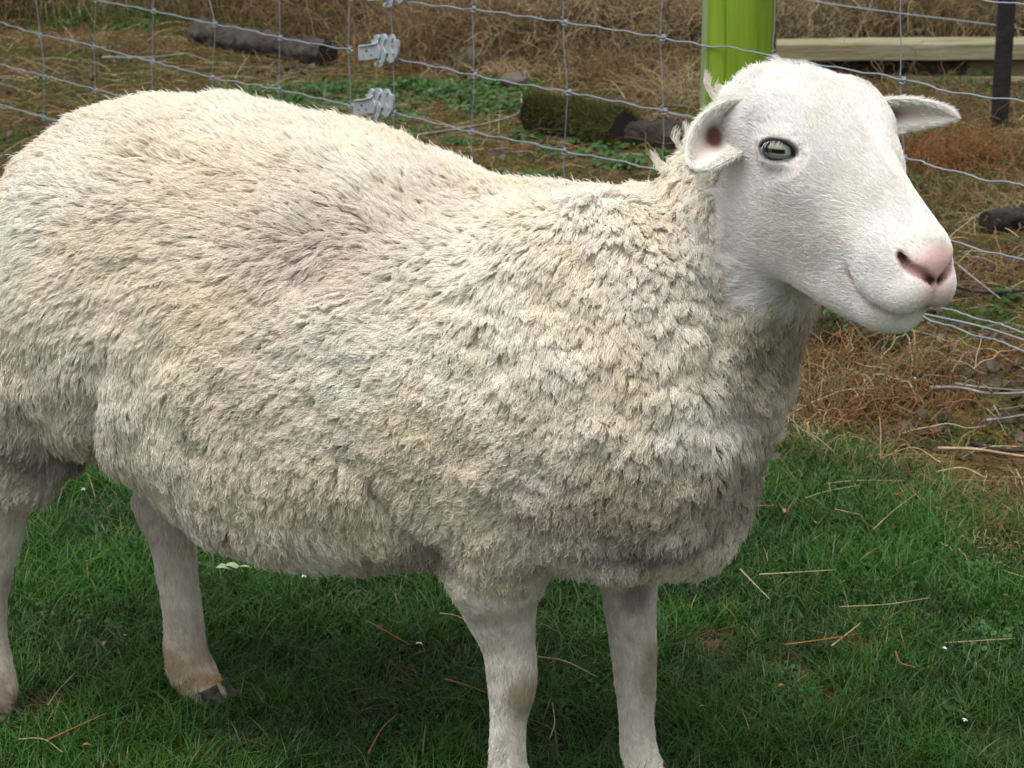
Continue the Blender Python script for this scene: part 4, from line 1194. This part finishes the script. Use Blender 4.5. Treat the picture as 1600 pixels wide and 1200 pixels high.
W = {
 -1: ([], [(1240, -60), (1410, -22), (1535, 0), (1567, 3), (1600, 9), (1650, 22), (1730, 36)]),
 0: ([(-10, -80), (240, -45), (438, -18), (549, -4)], [(600, -6), (627, 0), (680, 9), (740, 15), (810, 24), (882, 35), (955, 46), (1035, 59), (1100, 71), (1160, 77), (1210, 89), (1310, 106), (1410, 124), (1500, 146), (1600, 159), (1650, 172), (1730, 190)]),
 1: ([(-10, -38), (65, -18), (150, 0), (240, 17), (336, 38), (380, 45), (438, 59), (500, 70), (552, 79)], [(616, 91), (680, 104), (742, 118), (810, 131), (888, 144), (960, 158), (1038, 174), (1210, 211), (1411, 247), (1450, 257), (1496, 269), (1541, 281), (1600, 289), (1650, 301), (1730, 325)]),
 2: ([(-10, 32), (0, 35), (63, 54), (100, 61), (147, 72), (190, 84), (238, 96), (332, 121), (380, 130), (436, 140), (549, 165)], [(616, 176), (680, 192), (745, 208), (820, 222), (890, 238), (960, 250), (1036, 268), (1210, 310), (1411, 358), (1480, 375), (1560, 398), (1600, 404), (1650, 420), (1730, 440)]),
 3: ([(-10, 98), (60, 116), (150, 140), (240, 163), (438, 212), (549, 238)], [(616, 250), (740, 282), (885, 318), (1036, 352), (1210, 400), (1410, 466), (1472, 481), (1530, 498), (1560, 507), (1600, 519), (1650, 540), (1730, 560)]),
 4: ([(-10, 160), (60, 181), (150, 207), (438, 280), (549, 305)], [(616, 318), (885, 385), (1210, 462), (1410, 487), (1455, 500), (1510, 519), (1560, 534), (1600, 547), (1650, 566), (1730, 592)]),
}
def at_x(P, s0):         # the netting line's point nearest in plan to a stay
    s = (P - FP) @ FD
    i = int(np.argmin(np.abs(s - s0))); return P[i]
lines = {}
for k, (l, r) in W.items():
    for tag_, px in (('l', l), ('r', r)):
        if not px: continue
        P = smooth_line(px, .0, 8)
        run = np.sign((P[-1] - P[0]) @ FD) * FD * .15
        if tag_ == 'l': P = np.concatenate([[P[0] - run * q for q in range(14, 0, -1)], P])
        else: P = np.concatenate([P, [P[-1] + run * q for q in range(1, 7)]])
        s = (P - FP) @ FD
        P[:, 2] += .0016 * np.sin(s * 21 * 3.14) + rng.normal(0, .0005, len(P))
        v, f = tube(P, .00155, 6)
        mesh_obj("line_wire", v - 0, f, M_WIRE, FENCE)
        lines[(k, tag_)] = P
v, f = tube(_spline([fpt(1380, 478, .02), fpt(1470, 496, .03), fpt(1540, 512, .02), fpt(1600, 531, .03), fpt(1700, 560, .02)], 8), .0017, 6)
mesh_obj("line_wire", v, f, M_WIRE, FENCE)
def knot_mesh():
    P = []
    for t in np.linspace(0, 1, 26):
        a = t * 6.283 * 2.2
        P.append((.0052 * math.cos(a), .0052 * math.sin(a) , (t - .5) * .016 + .002 * math.sin(a * 1.5)))
    v1, f1 = tube(P, .0015, 5)
    v2, f2 = tube([(-.010, .002, .003), (-.003, .004, -.001), (.003, -.003, .001), (.011, .001, -.003)], .0016, 5)
    return join([(v1, f1), (v2, f2)])
kv, kf = knot_mesh()
K0 = None
_s = lambda px: (fpt(px, 100) - FP) @ FD
SL_, SR_ = [_s(q) for q in STAYS_L], [_s(q) for q in STAYS_R]
SL_ = [SL_[0] + (SL_[0] - SL_[1]) * q for q in (6, 5, 4, 3, 2, 1)] + SL_; SR_ = SR_ + [SR_[-1] + (SR_[-1] - SR_[-2]) * q for q in (1, 2)]
for tag_, stays in (('l', SL_), ('r', SR_)):
    for st in stays:
        ks = [at_x(lines[(k, tag_)], st) for k in (-1, 0, 1, 2, 3, 4) if (k, tag_) in lines and not (k == -1 and abs(st) > abs(_s(1240)) and (st - _s(1410)) * (_s(1035) - _s(1410)) > 0)]
        top = ks[0] + np.array([0, 0, .16]) + FD * random.uniform(-.006, .006); bot = ks[-1] - np.array([0, 0, .01])
        P = [top]
        for q in ks: P.append(q + FN * .002)
        P.append(bot)
        P = _spline(np.array(P), 6); P += rng.normal(0, .0008, P.shape) * np.array([1, 1, .2])
        P += np.outer(np.sin(np.linspace(0, 9, len(P))), FD) * .0022
        v, f = tube(P, .00115, 6)
        mesh_obj("stay_wire", v, f, M_WIRE, FENCE)
        for q in ks:
            if K0 is None:
                K0 = mesh_obj("wire_knot", kv, kf, M_WIRE, FENCE); o = K0
            else:
                o = K0.copy(); col.objects.link(o)
            if o is not K0: o.parent = FENCE; o.matrix_parent_inverse = Matrix.Translation(-Vector(FENCE.location))
            o.location = tuple(q); o.rotation_euler = (0, 0, math.atan2(FD[1], FD[0]) + random.uniform(-.3, .3))

# -- lime painted post
M_LIME, nt, b = new_mat("lime_paint")
tc = nt.nodes.new("ShaderNodeTexCoord"); mp = nt.nodes.new("ShaderNodeMapping"); mp.inputs["Scale"].default_value = (30, 30, 1.6)
nz = nt.nodes.new("ShaderNodeTexNoise"); nz.inputs["Scale"].default_value = 1.5; nz.inputs["Detail"].default_value = 7; nz.inputs["Roughness"].default_value = .65
nt.links.new(tc.outputs["Object"], mp.inputs[0]); nt.links.new(mp.outputs[0], nz.inputs[0])
r = ramp(nt, [(.30, (.08, .14, .014)), (.42, (.17, .28, .026)), (.60, (.215, .335, .030)), (.8, (.27, .39, .06))]); nt.links.new(nz.outputs[0], r.inputs[0])
at = nt.nodes.new("ShaderNodeAttribute"); at.attribute_name = "Col"
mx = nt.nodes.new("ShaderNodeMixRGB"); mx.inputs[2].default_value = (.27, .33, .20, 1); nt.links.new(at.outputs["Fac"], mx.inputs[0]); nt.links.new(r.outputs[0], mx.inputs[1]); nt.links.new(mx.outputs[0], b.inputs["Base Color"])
bp = nt.nodes.new("ShaderNodeBump"); bp.inputs["Strength"].default_value = .5; bp.inputs["Distance"].default_value = .004; nt.links.new(nz.outputs[0], bp.inputs["Height"]); nt.links.new(bp.outputs[0], b.inputs["Normal"])
b.inputs["Roughness"].default_value = .8; b.inputs["Specular IOR Level"].default_value = .12
pc = fpt(1151.5, 90, -.072); pw = 113 * (np.dot(pc - C0, AF)) / FPX / 2
na, zz = 180, np.linspace(-.05, 1.28, 60)
V, Cc, F = [], [], []
aa = np.linspace(0, 6.2832, na, endpoint=False)
crack_a = math.radians(-121)
for z in zz:
    for q in aa:
        rr_ = pw * (1 + .008 * math.sin(3 * q + 1) + .002 * math.sin(7 * q + z * 3))
        ca = crack_a + .07 * math.sin(z * 5) + .12 * (1.1 - z)
        dlt = abs((q - ca + math.pi) % (2 * math.pi) - math.pi)
        if dlt < .030: rr_ -= .014 * (1 - dlt / .034)
        V.append((rr_ * math.cos(q), rr_ * math.sin(q), z))
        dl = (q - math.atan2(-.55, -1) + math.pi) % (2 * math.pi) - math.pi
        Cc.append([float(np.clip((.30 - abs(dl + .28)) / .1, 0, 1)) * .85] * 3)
for i in range(len(zz) - 1):
    for j in range(na): F.append((i * na + j, i * na + (j + 1) % na, (i + 1) * na + (j + 1) % na, (i + 1) * na + j))
F.append(tuple((len(zz) - 1) * na + j for j in range(na)))
po = mesh_obj("fence_post", np.array(V), F, M_LIME, colors=np.array(Cc), loc=(pc[0], pc[1], 0))
tag(po, "lime green painted round wooden post carrying the netting behind the sheep's head", "post")

# -- joiners on the netting
M_GALV = noise_mat("galvanised_plate", [(.3, (.34, .40, .44)), (.7, (.52, .58, .62))], 60, rough=.5, bump=.35, dist=.001, metal=.35, spec=.5)
M_DARK, _, _b = new_mat("dark_hole"); _b.inputs["Base Color"].default_value = (.02, .02, .025, 1)
JOUT = [(560, 71), (560, 94), (576, 93), (592, 91), (591, 96), (584, 98), (585, 103), (592, 105), (598, 102), (600, 96), (606, 94), (609, 99), (614, 97), (618, 90), (621, 84), (622, 72), (621, 64), (616, 62), (614, 55), (609, 54), (606, 58), (603, 59), (600, 53), (594, 53), (592, 57), (588, 54), (584, 56), (584, 61), (579, 63), (581, 68), (570, 70)]
def joiner(dx, dy, label):
    """cast wire joiner: a flat tongue on the left, two ragged toothed jaws on the right"""
    fr = [fpt(x + dx + random.uniform(-.6, .6), y + dy + random.uniform(-.6, .6), .009) for x, y in JOUT]
    n_ = len(fr); bk = [p - FN * .006 for p in fr]
    e = empty("wire_joiner", tuple(fr[0])); tag(e, label, "wire joiner", "grey metal joiners on the netting")
    mesh_obj("plate", np.array(fr + bk), [tuple(range(n_)), tuple(range(n_, 2 * n_))[::-1]] + [(i, i + n_, (i + 1) % n_ + n_, (i + 1) % n_) for i in range(n_)], M_GALV, e, smooth=False)
    u = FD * np.sign((fr[3] - fr[0]) @ FD); w = np.array([0, 0, 1.0])
    for (x, y, r_, mm) in ((573, 79, .0030, M_DARK), (580, 86, .0024, M_DARK), (568, 86, .0016, M_DARK), (589, 66, .0034, M_GALV), (612, 70, .0040, M_GALV), (605, 85, .0040, M_DARK), (594, 97, .0024, M_GALV)):
        c = fpt(x + dx, y + dy, .0094); ang = np.linspace(0, 6.283, 11)[:-1]
        ring = [c + r_ * (u * math.cos(t) + w * math.sin(t)) for t in ang]; top = [c + FN * .002 + .7 * r_ * (u * math.cos(t) + w * math.sin(t)) for t in ang]
        mesh_obj("rivet", np.array(ring + top), [tuple(range(10, 20))] + [(i, (i + 1) % 10, 10 + (i + 1) % 10, 10 + i) for i in range(10)], mm, e)
    for pts in ([(593, 56), (591, 68), (594, 80), (592, 92), (588, 102)], [(602, 60), (599, 72), (603, 84), (599, 100)], [(613, 57), (611, 72), (615, 86)], [(561, 72), (575, 71), (588, 68)]):
        P = [fpt(x + dx, y + dy, .011) for x, y in pts]
        v, f = tube(_spline(P, 4), .0019, 6); mesh_obj("rib", v, f, M_GALV, e)
joiner(0, 0, "upper grey metal wire joiner clamped on the netting above the sheep's back")
joiner(-8, 85, "lower grey metal wire joiner clamped on the netting just above the fleece")
joiner(14, -93, "grey metal wire joiner cut off by the top edge, topmost of three")

# -- black steel post and its plain wire, further off
bpos = on_ground(1560, 203)
M_BLACK = noise_mat("black_steel", [(.3, (.012, .012, .014)), (.7, (.03, .028, .027))], 30, rough=.45, bump=.2)
w_ = .0235
prof = [(-w_, -.012), (w_, -.012), (w_, .004), (.006, .008), (.006, .03), (-.006, .03), (-.006, .008), (-w_, .004)]
V = np.array([(a, b_, z) for z in (-.05, 1.15) for a, b_ in prof]); F = [(i, (i + 1) % 8, 8 + (i + 1) % 8, 8 + i) for i in range(8)] + [tuple(range(8, 16)), tuple(range(7, -1, -1))]
bpost = mesh_obj("steel_post", V, F, M_BLACK, smooth=False, loc=tuple(bpos))
tag(bpost, "narrow black steel fence post standing in dead grass at the upper right", "post")
dpt = (bpos - C0) @ AF
P = _spline([Pd(1000, -48, dpt + .9), Pd(1262, 0, dpt + .5), Pd(1400, 20, dpt + .3), Pd(1546, 38, dpt + .03), Pd(1700, 62, dpt - .35), Pd(1850, 90, dpt - .7)], 8)
v, f = tube(P, .0019, 6); pwire = mesh_obj("plain_wire", v, f, M_WIRE)
tag(pwire, "single plain wire strained to the black steel post above the planks", "wire")

# -- planks
M_PLANK = noise_mat("weathered_plank", [(.30, (.10, .060, .022)), (.42, (.19, .165, .09)), (.60, (.26, .24, .155)), (.75, (.15, .17, .075))], 2.6, detail=8, rough=.85, bump=.5, bump_scale=14, stretch=(1, 6, 6), dist=.006)
def plank(px0, py0, px1, py1, d, thick_px, depth_m, label, cat="plank"):
    A, B_ = Pd(px0, py0, d), Pd(px1, py1, d * .985)
    L_ = np.linalg.norm(B_ - A); h = thick_px * d / FPX
    nx = 24
    V_, F_ = [], []
    for i in range(nx + 1):
        for (a, b_) in ((0, 0), (0, 1), (1, 1), (1, 0)):
            V_.append((i / nx * L_ + (random.uniform(-.003, .003) if 0 < i < nx else 0), a * depth_m, (b_ - .5) * h + random.uniform(-.0015, .0015)))
    for i in range(nx):
        for k in range(4): F_.append((4 * i + k, 4 * i + (k + 1) % 4, 4 * i + 4 + (k + 1) % 4, 4 * i + 4 + k))
    F_ += [(3, 2, 1, 0), tuple(4 * nx + k for k in range(4))]
    o = mesh_obj("plank", np.array(V_), F_, M_PLANK, smooth=False, loc=tuple(A))
    dv = B_ - A; o.rotation_euler = (0, -math.asin(dv[2] / L_), math.atan2(dv[1], dv[0]))
    bv = o.modifiers.new("bevel", 'BEVEL'); bv.width = .004; bv.segments = 2
    tag(o, label, cat, "old planks stacked behind the fence"); return o
plank(1213, 83, 1720, 80, 7.15, 26, .15, "long weathered plank on top of the stack, passing behind the black post")
plank(1505, 107, 1720, 106, 7.17, 23, .14, "short pale plank end tucked under the long plank, right of the dark gap")
plank(1385, 129, 1720, 131, 7.17, 20, .15, "lowest mossy plank lying on the ground under the stack")
M_GAP_SHADE = noise_mat("gap_shade", [(.3, (.03, .024, .016)), (.7, (.075, .06, .04))], 8, rough=.9, bump=.5, stretch=(1, 5, 5))
o = plank(1250, 104, 1510, 106, 7.26, 20, .10, "dark strip standing in for the shaded gap beneath the long plank", "plank"); o.data.materials.clear(); o.data.materials.append(M_GAP_SHADE)  # added strip: shade of the gap below the long plank, put into its colour

# -- logs and a stone
M_BARK = noise_mat("bark", [(.3, (.016, .013, .011)), (.55, (.050, .040, .035)), (.75, (.085, .072, .060))], 14, detail=8, rough=.9, bump=1.0, bump_scale=30, dist=.02)
M_MOSSY = noise_mat("mossy_bark", [(.30, (.030, .026, .020)), (.50, (.075, .085, .028)), (.66, (.115, .125, .035)), (.8, (.16, .15, .08))], 12, detail=8, rough=.95, bump=1.0, bump_scale=40, dist=.02)
M_CHAR, _, _b = new_mat("cut_end"); _b.inputs["Base Color"].default_value = (.016, .012, .010, 1); _b.inputs["Roughness"].default_value = .9
def log_(pts_px, r_px, mat, label, end_mat=None, rough_=.12, moss=True):
    P = []
    for (px, py) in pts_px:
        g_ = on_ground(px, py + r_px * .95); P.append(g_)
    d = np.mean([(p - C0) @ AF for p in P]); r_ = r_px * d / FPX
    P = _spline(np.array(P) + np.array([0, 0, r_ * .88]), 24)
    rr_ = r_ * (1 + rough_ * (noise(P * 1.0, 9, 300) - .5) * 2)
    v, f = tube(P, rr_, 28, cap=False)
    c = np.repeat(P, 28, 0); dv = v - c
    v = c + dv * (1 + (fbm(v, 20, 301) - .5) * .75 + (fbm(v, 70, 302) - .5) * .45)[:, None]
    nn = len(P)
    v = np.concatenate([v, [P[0] , P[-1]]])
    e = empty("log", tuple(P[0] - np.array([0, 0, r_])))
    tag(e, label, "log")
    mesh_obj("bark", v[:-2], f, mat, e)
    if mat is M_MOSSY:
        top = v[:-2]; nrm_ = (top - c); nrm_ /= np.linalg.norm(nrm_, axis=1)[:, None]
        w_ok = np.where(nrm_[:, 2] > -.1)[0]; m_ = 9000 if mat is M_MOSSY else 1500
        ix = rng.choice(w_ok, m_); jx = (ix + rng.choice([1, 27, 28], m_)) % len(top)
        a_ = rng.random(m_)[:, None]
        base_ = top[ix] * (1 - a_) + top[jx] * a_; far_ = np.linalg.norm(top[ix] - top[jx], axis=1) > .05; base_[far_] = top[ix][far_]
        t_ = np.linspace(0, 1, 4); dd_ = nrm_[ix] + rng.normal(0, .5, (m_, 3)); l_ = .006 + .012 * rng.random(m_)
        cc_ = mixc(np.tile(np.array([.070, .082, .026]), (m_, 1)), (.16, .13, .05), (rng.random(m_) < .3) * .8) * (.5 + .9 * rng.random(m_))[:, None]
        hair_obj("moss", base_[:, None] + dd_[:, None] * (l_[:, None] * t_)[..., None], np.array([1, .9, .7, .4]) * .0009, cc_, M_DRY, e)
    caps = [tuple([nn * 28] + [j, (j + 1) % 28]) for j in range(28)]
    for idx in (0, -1):
        ring = v[:28] if idx == 0 else v[(nn - 1) * 28: nn * 28]
        cc_ = ring.mean(0); vv_ = np.concatenate([ring, cc_ + (ring - cc_) * .5 + (-1 if idx == 0 else 1) * 0.0, [cc_]])
        ff_ = [(j, (j + 1) % 28, 28 + (j + 1) % 28, 28 + j) for j in range(28)] + [(28 + j, 28 + (j + 1) % 28, 56) for j in range(28)]
        mesh_obj("cut_end", vv_, ff_, end_mat or M_CHAR, e)
log_([(312, 48), (380, 62), (450, 76), (512, 88)], 21, M_BARK, "dark bark log with a black cut end lying by the back grass at upper left")
log_([(826, 178), (880, 183), (930, 195), (975, 205)], 30, M_MOSSY, "thick moss-covered log lying beyond the wire above the sheep's shoulders")
log_([(968, 207), (1010, 211), (1075, 214)], 22, M_BARK, "bare dark brown log butted against the mossy log beside the sheep's neck")
log_([(1540, 345), (1600, 338), (1680, 335)], 20, M_BARK, "dark rotting log half buried in litter at the right edge below the ear")
M_STONE = noise_mat("stone", [(.3, (.06, .052, .042)), (.7, (.15, .13, .105))], 9, detail=8, rough=.9, bump=.6, dist=.01)
def stone(px, py, rx, ry, label):
    g_ = on_ground(px, py + ry); d = (g_ - C0) @ AF; k = d / FPX
    V_, F_ = [], []
    nu_, nv_ = 16, 24
    for i in range(nu_ + 1):
        for j in range(nv_):
            th_, ph_ = math.pi * i / nu_, 6.2832 * j / nv_
            V_.append((math.sin(th_) * math.cos(ph_), math.sin(th_) * math.sin(ph_), math.cos(th_)))
    V_ = np.array(V_); V_ = V_ * (1 + (fbm(V_ + 5 + px, 1.3, 310) - .5) * .7 + (fbm(V_ + px, 5, 311) - .5) * .15)[:, None]
    V_ = V_ * np.array([rx * k, rx * k * .8, ry * k])
    for i in range(nu_):
        for j in range(nv_): F_.append((i * nv_ + j, (i + 1) * nv_ + j, (i + 1) * nv_ + (j + 1) % nv_, i * nv_ + (j + 1) % nv_))
    o = mesh_obj("stone", V_, F_, M_STONE, loc=(g_[0], g_[1], ry * k * .85)); tag(o, label, "stone")
stone(735, 90, 28, 22, "rounded grey-brown stone beyond the wire right of the upper joiner")
stone(805, 125, 22, 14, "low buried stone in dead grass beyond the wire, right of the rounded stone")

# -- twigs, straw, leaves and petals
M_TWIG = noise_mat("twig_bark", [(.3, (.12, .10, .085)), (.7, (.33, .30, .26))], 40, rough=.85, bump=.4, dist=.001)
M_STRAW = noise_mat("straw", [(.3, (.26, .19, .10)), (.7, (.44, .36, .22))], 50, rough=.7, bump=.2, dist=.001)
M_RUST = noise_mat("rust_needle", [(.3, (.20, .07, .025)), (.7, (.36, .15, .06))], 50, rough=.7, bump=.2, dist=.001)
def stick(name, pts_px, r_, mat, lift, label, cat, group, branches=()):
    P = np.array([on_ground(*p) for p in pts_px]); P[:, 2] = gz(P) + lift
    P += rng.normal(0, .0025, P.shape); P[:, 2] = np.maximum(P[:, 2], gz(P) + r_)
    Q = _spline(P, 6)
    parts = [tube(Q, np.linspace(r_, r_ * .5, len(Q)), 6)]
    for (i, dx, dz, l) in branches:
        b0 = Q[i]; parts.append(tube([b0, b0 + np.array([dx, 0, dz]) * l * .5, b0 + np.array([dx * 1.1, .02, dz * .8]) * l], [r_ * .6, r_ * .5, r_ * .3], 5))
    v, f = join(parts)
    o = mesh_obj(name, v, f, mat); tag(o, label, cat, group)
stick("twig", [(1452, 634), (1500, 636), (1550, 643), (1640, 638)], .0036, M_TWIG, .035, "longest pale grey twig lying level over the moss at the right edge", "twig", "twigs on the moss at the right", ((6, .3, .4, .05), (12, -.4, .5, .04)))
stick("twig", [(1490, 628), (1540, 632), (1640, 634)], .0025, M_TWIG, .03, "thin grey twig just above the longest pale twig", "twig", "twigs on the moss at the right")
stick("twig", [(1555, 646), (1566, 664)], .0025, M_TWIG, .02, "stubby pale twig hanging below the longest pale twig", "twig", "twigs on the moss at the right")
stick("twig", [(1540, 672), (1580, 665), (1640, 655)], .0025, M_TWIG, .02, "thin twig sloping up to the right edge under the pale twigs", "twig", "twigs on the moss at the right")
stick("twig", [(1462, 720), (1520, 722), (1600, 728), (1660, 733)], .0030, M_STRAW, .02, "long yellowish stem lying level where lawn meets moss", "twig", "twigs on the moss at the right")
stick("twig", [(1515, 700), (1560, 712), (1640, 715)], .0050, M_BARK, .01, "dark mossy stick above the long yellowish stem", "twig", "twigs on the moss at the right")
stick("twig", [(1460, 747), (1510, 747), (1540, 760)], .0020, M_STRAW, .015, "short bent straw-coloured stem below the yellowish stem", "twig", "twigs on the moss at the right")
stick("twig", [(1480, 410), (1520, 450), (1560, 482)], .0030, M_TWIG, .03, "brown stem slanting down right of the sheep's muzzle", "twig", "twigs on the moss at the right")
stick("twig", [(1450, 445), (1530, 470), (1620, 465)], .0060, M_BARK, .02, "dark branch lying behind the loose wires right of the muzzle", "twig", "twigs on the moss at the right")
stick("twig", [(655, 232), (720, 222), (770, 205), (810, 185), (815, 160)], .0045, M_TWIG, .03, "curved grey-brown branch beyond the wire left of the mossy log", "twig", None)
stick("twig", [(160, 102), (230, 104), (300, 100)], .0040, M_TWIG, .03, "pale stick lying on rusty moss at upper left below the dark log", "twig", None)
STRAW = [((1285, 771), (1340, 766), (1415, 766)), ((1255, 802), (1290, 790), (1342, 784)), ((1304, 816), (1335, 815), (1352, 824)), ((1184, 921), (1240, 921), (1305, 915)), ((1155, 917), (1175, 935), (1200, 960)),
         ((1316, 968), (1380, 966), (1445, 960)), ((1300, 1030), (1325, 1008), (1345, 998)), ((688, 984), (712, 992), (738, 1003)), ((838, 1050), (880, 1066), (935, 1090)), ((1368, 850), (1400, 822), (1435, 788)), ((1160, 640), (1180, 700), (1190, 715)),
         ((860, 1110), (861, 1150), (862, 1170)), ((76, 1130), (95, 1100), (118, 1075)), ((1465, 748), (1430, 720), (1375, 742)), ((1560, 905), (1590, 918), (1630, 930)), ((1475, 1020), (1530, 1018), (1585, 1014)), ((1350, 600), (1375, 660), (1372, 735)), ((30, 1175), (70, 1178), (100, 1200))]
SL = ["topmost level straw stalk on the lawn right of the sheep's chest", "straw stalk rising to the right just below the topmost level stalk", "short hooked straw stalk right of the brisket, below two longer ones", "thick double-looking straw lying level right of the far foreleg",
      "short straw slanting down right, left of the thick level straw", "long thin level straw in mid lawn right of the forelegs", "straw slanting up right beside the rusty needle in mid lawn", "pale straw left of the near foreleg, slanting down right",
      "straw running down right between the two forelegs", "long brownish straw slanting up right at the edge of the lush grass", "bent straw under the tuft of the sheep's chest", "upright straw standing close right of the near foreleg", "straw stalk in the bottom left corner, slanting up right",
      "bowed straw at the border of lawn and rusty moss", "straw slanting down at the right edge, mid height of the lawn", "level straw near the right edge, above the orange leaf", "tall thin straw standing up where the dead tufts meet the lawn", "straw lying level on the bottom left edge"]
for k, p in enumerate(STRAW):
    stick("straw_stalk", p, random.uniform(.0007, .0012), M_STRAW, random.uniform(.018, .032), SL[k], "straw", "pale straw stalks scattered over the lawn")
RUST = [((1230, 1024), (1290, 1022), (1345, 1016)), ((690, 1088), (725, 1094), (768, 1104)), ((575, 993), (590, 1000), (640, 1026)), ((580, 1195), (600, 1165), (630, 1135)), ((70, 1180), (120, 1165), (165, 1145)), ((1395, 1042), (1410, 1058), (1424, 1064)), ((1165, 814), (1190, 813), (1212, 812)), ((1400, 795), (1450, 790), (1490, 800))]
RL = ["rusty needle lying level in mid lawn right of the far foreleg", "rusty needle ending against the near foreleg's left side", "rusty needle left of the near foreleg, beside a white petal", "rusty needle curving up from the bottom edge left of the near foreleg", "long rusty needle in the bottom left corner",
      "short rusty needle slanting down, low at the right", "short level rusty needle close to the sheep's brisket", "rusty needle at the upper right of the lawn near the moss"]
for k, p in enumerate(RUST):
    stick("pine_needle", p, .0012, M_RUST, .024, RL[k], "needle", "rusty needles scattered over the lawn")
def leaf_obj(name, px, py, s, colr, label, cat, group=None, n_=1, curl=.35, flat=.5):
    m_, nt_, b_ = new_mat(name + "_tissue"); b_.inputs["Base Color"].default_value = (*colr, 1); b_.inputs["Roughness"].default_value = .55
    g_ = on_ground(px, py); g_[2] = height(g_[0:1], g_[1:2])[0] + .026
    parts = []
    for q in range(n_):
        az = random.uniform(0, 6.28); d_ = np.array([math.cos(az), math.sin(az), random.uniform(-.1, .4)]); w2 = np.array([-d_[1], d_[0], random.uniform(-.3, .3)])
        V_, F_ = [], []
        for i in range(7):
            t_ = i / 6; wd_ = s * flat * math.sin(math.pi * min(.97, t_ * .9 + .08))
            c_ = g_ + d_ * s * 2 * (t_ - .3) + np.array([0, 0, curl * s * math.sin(t_ * 3)])
            V_ += [c_ - w2 * wd_ + np.array([0, 0, .25 * wd_]), c_, c_ + w2 * wd_ + np.array([0, 0, .25 * wd_])]
        for i in range(6):
            for j in (0, 1): F_.append((3 * i + j, 3 * i + j + 1, 3 * i + 4 + j, 3 * i + 3 + j))
        parts.append((np.array(V_), F_))
        g_ = g_ + np.array([random.uniform(-s, s), random.uniform(-.2 * s, .2 * s), 0])
    v, f = join(parts); o = mesh_obj(name, v, f, m_); tag(o, label, cat, group)
leaf_obj("pale_leaf", 372, 916, .013, (.30, .42, .20), "pale green broken leaf lying on the lawn right of the hind leg", "leaf", None, 3)
PL = ["white petal left of the near foreleg beside a rusty needle", "white petal low on the lawn at the far right", "white petal under the belly, right of the pale green leaf", "white petal right behind the near hind leg", "white petal just behind and below the first hind-leg petal", "white petal near the bottom right corner",
      "white petal in the dead tufts under the muzzle", "white petal just right of the one under the muzzle", "white petal right of the far hind leg under the belly wool"]
for px, py in ((655, 1031), (1470, 1038), (476, 926), (84, 764), (132, 784), (1507, 1156), (1428, 608), (1465, 605), (310, 858)):
    leaf_obj("white_petal", px, py, .0034, (.72, .75, .80), PL.pop(0), "petal", "white petals scattered on the ground", 2)
DL = ["orange dead leaf left of the far hind hoof, the lower of a pair", "orange dead leaf left of the far hind hoof, the upper of a pair", "orange dead leaf close right of the brisket", "orange-brown dead leaf in lush grass right of the brisket", "orange dead leaf at the right edge, mid lawn", "orange dead leaf low in the lawn right of the far foreleg",
      "orange dead leaf in the bottom left corner", "orange dead leaf against the far hind foot", "orange dead leaf just right of the far foreleg's knee"]
for px, py in ((165, 1031), (192, 1019), (1225, 823), (1270, 840), (1573, 957), (1222, 1097), (140, 1195), (262, 1075), (1100, 1130)):
    leaf_obj("dead_leaf", px, py, .0050, (.26, .11, .045), DL.pop(0), "leaf", "orange dead leaves scattered in the lawn", 1)
# dark muck showing between the blades
for (px, py, r_) in ((1115, 1000, .03), (1240, 1050, .035), (1340, 1010, .02), (350, 1170, .03)):
    pass
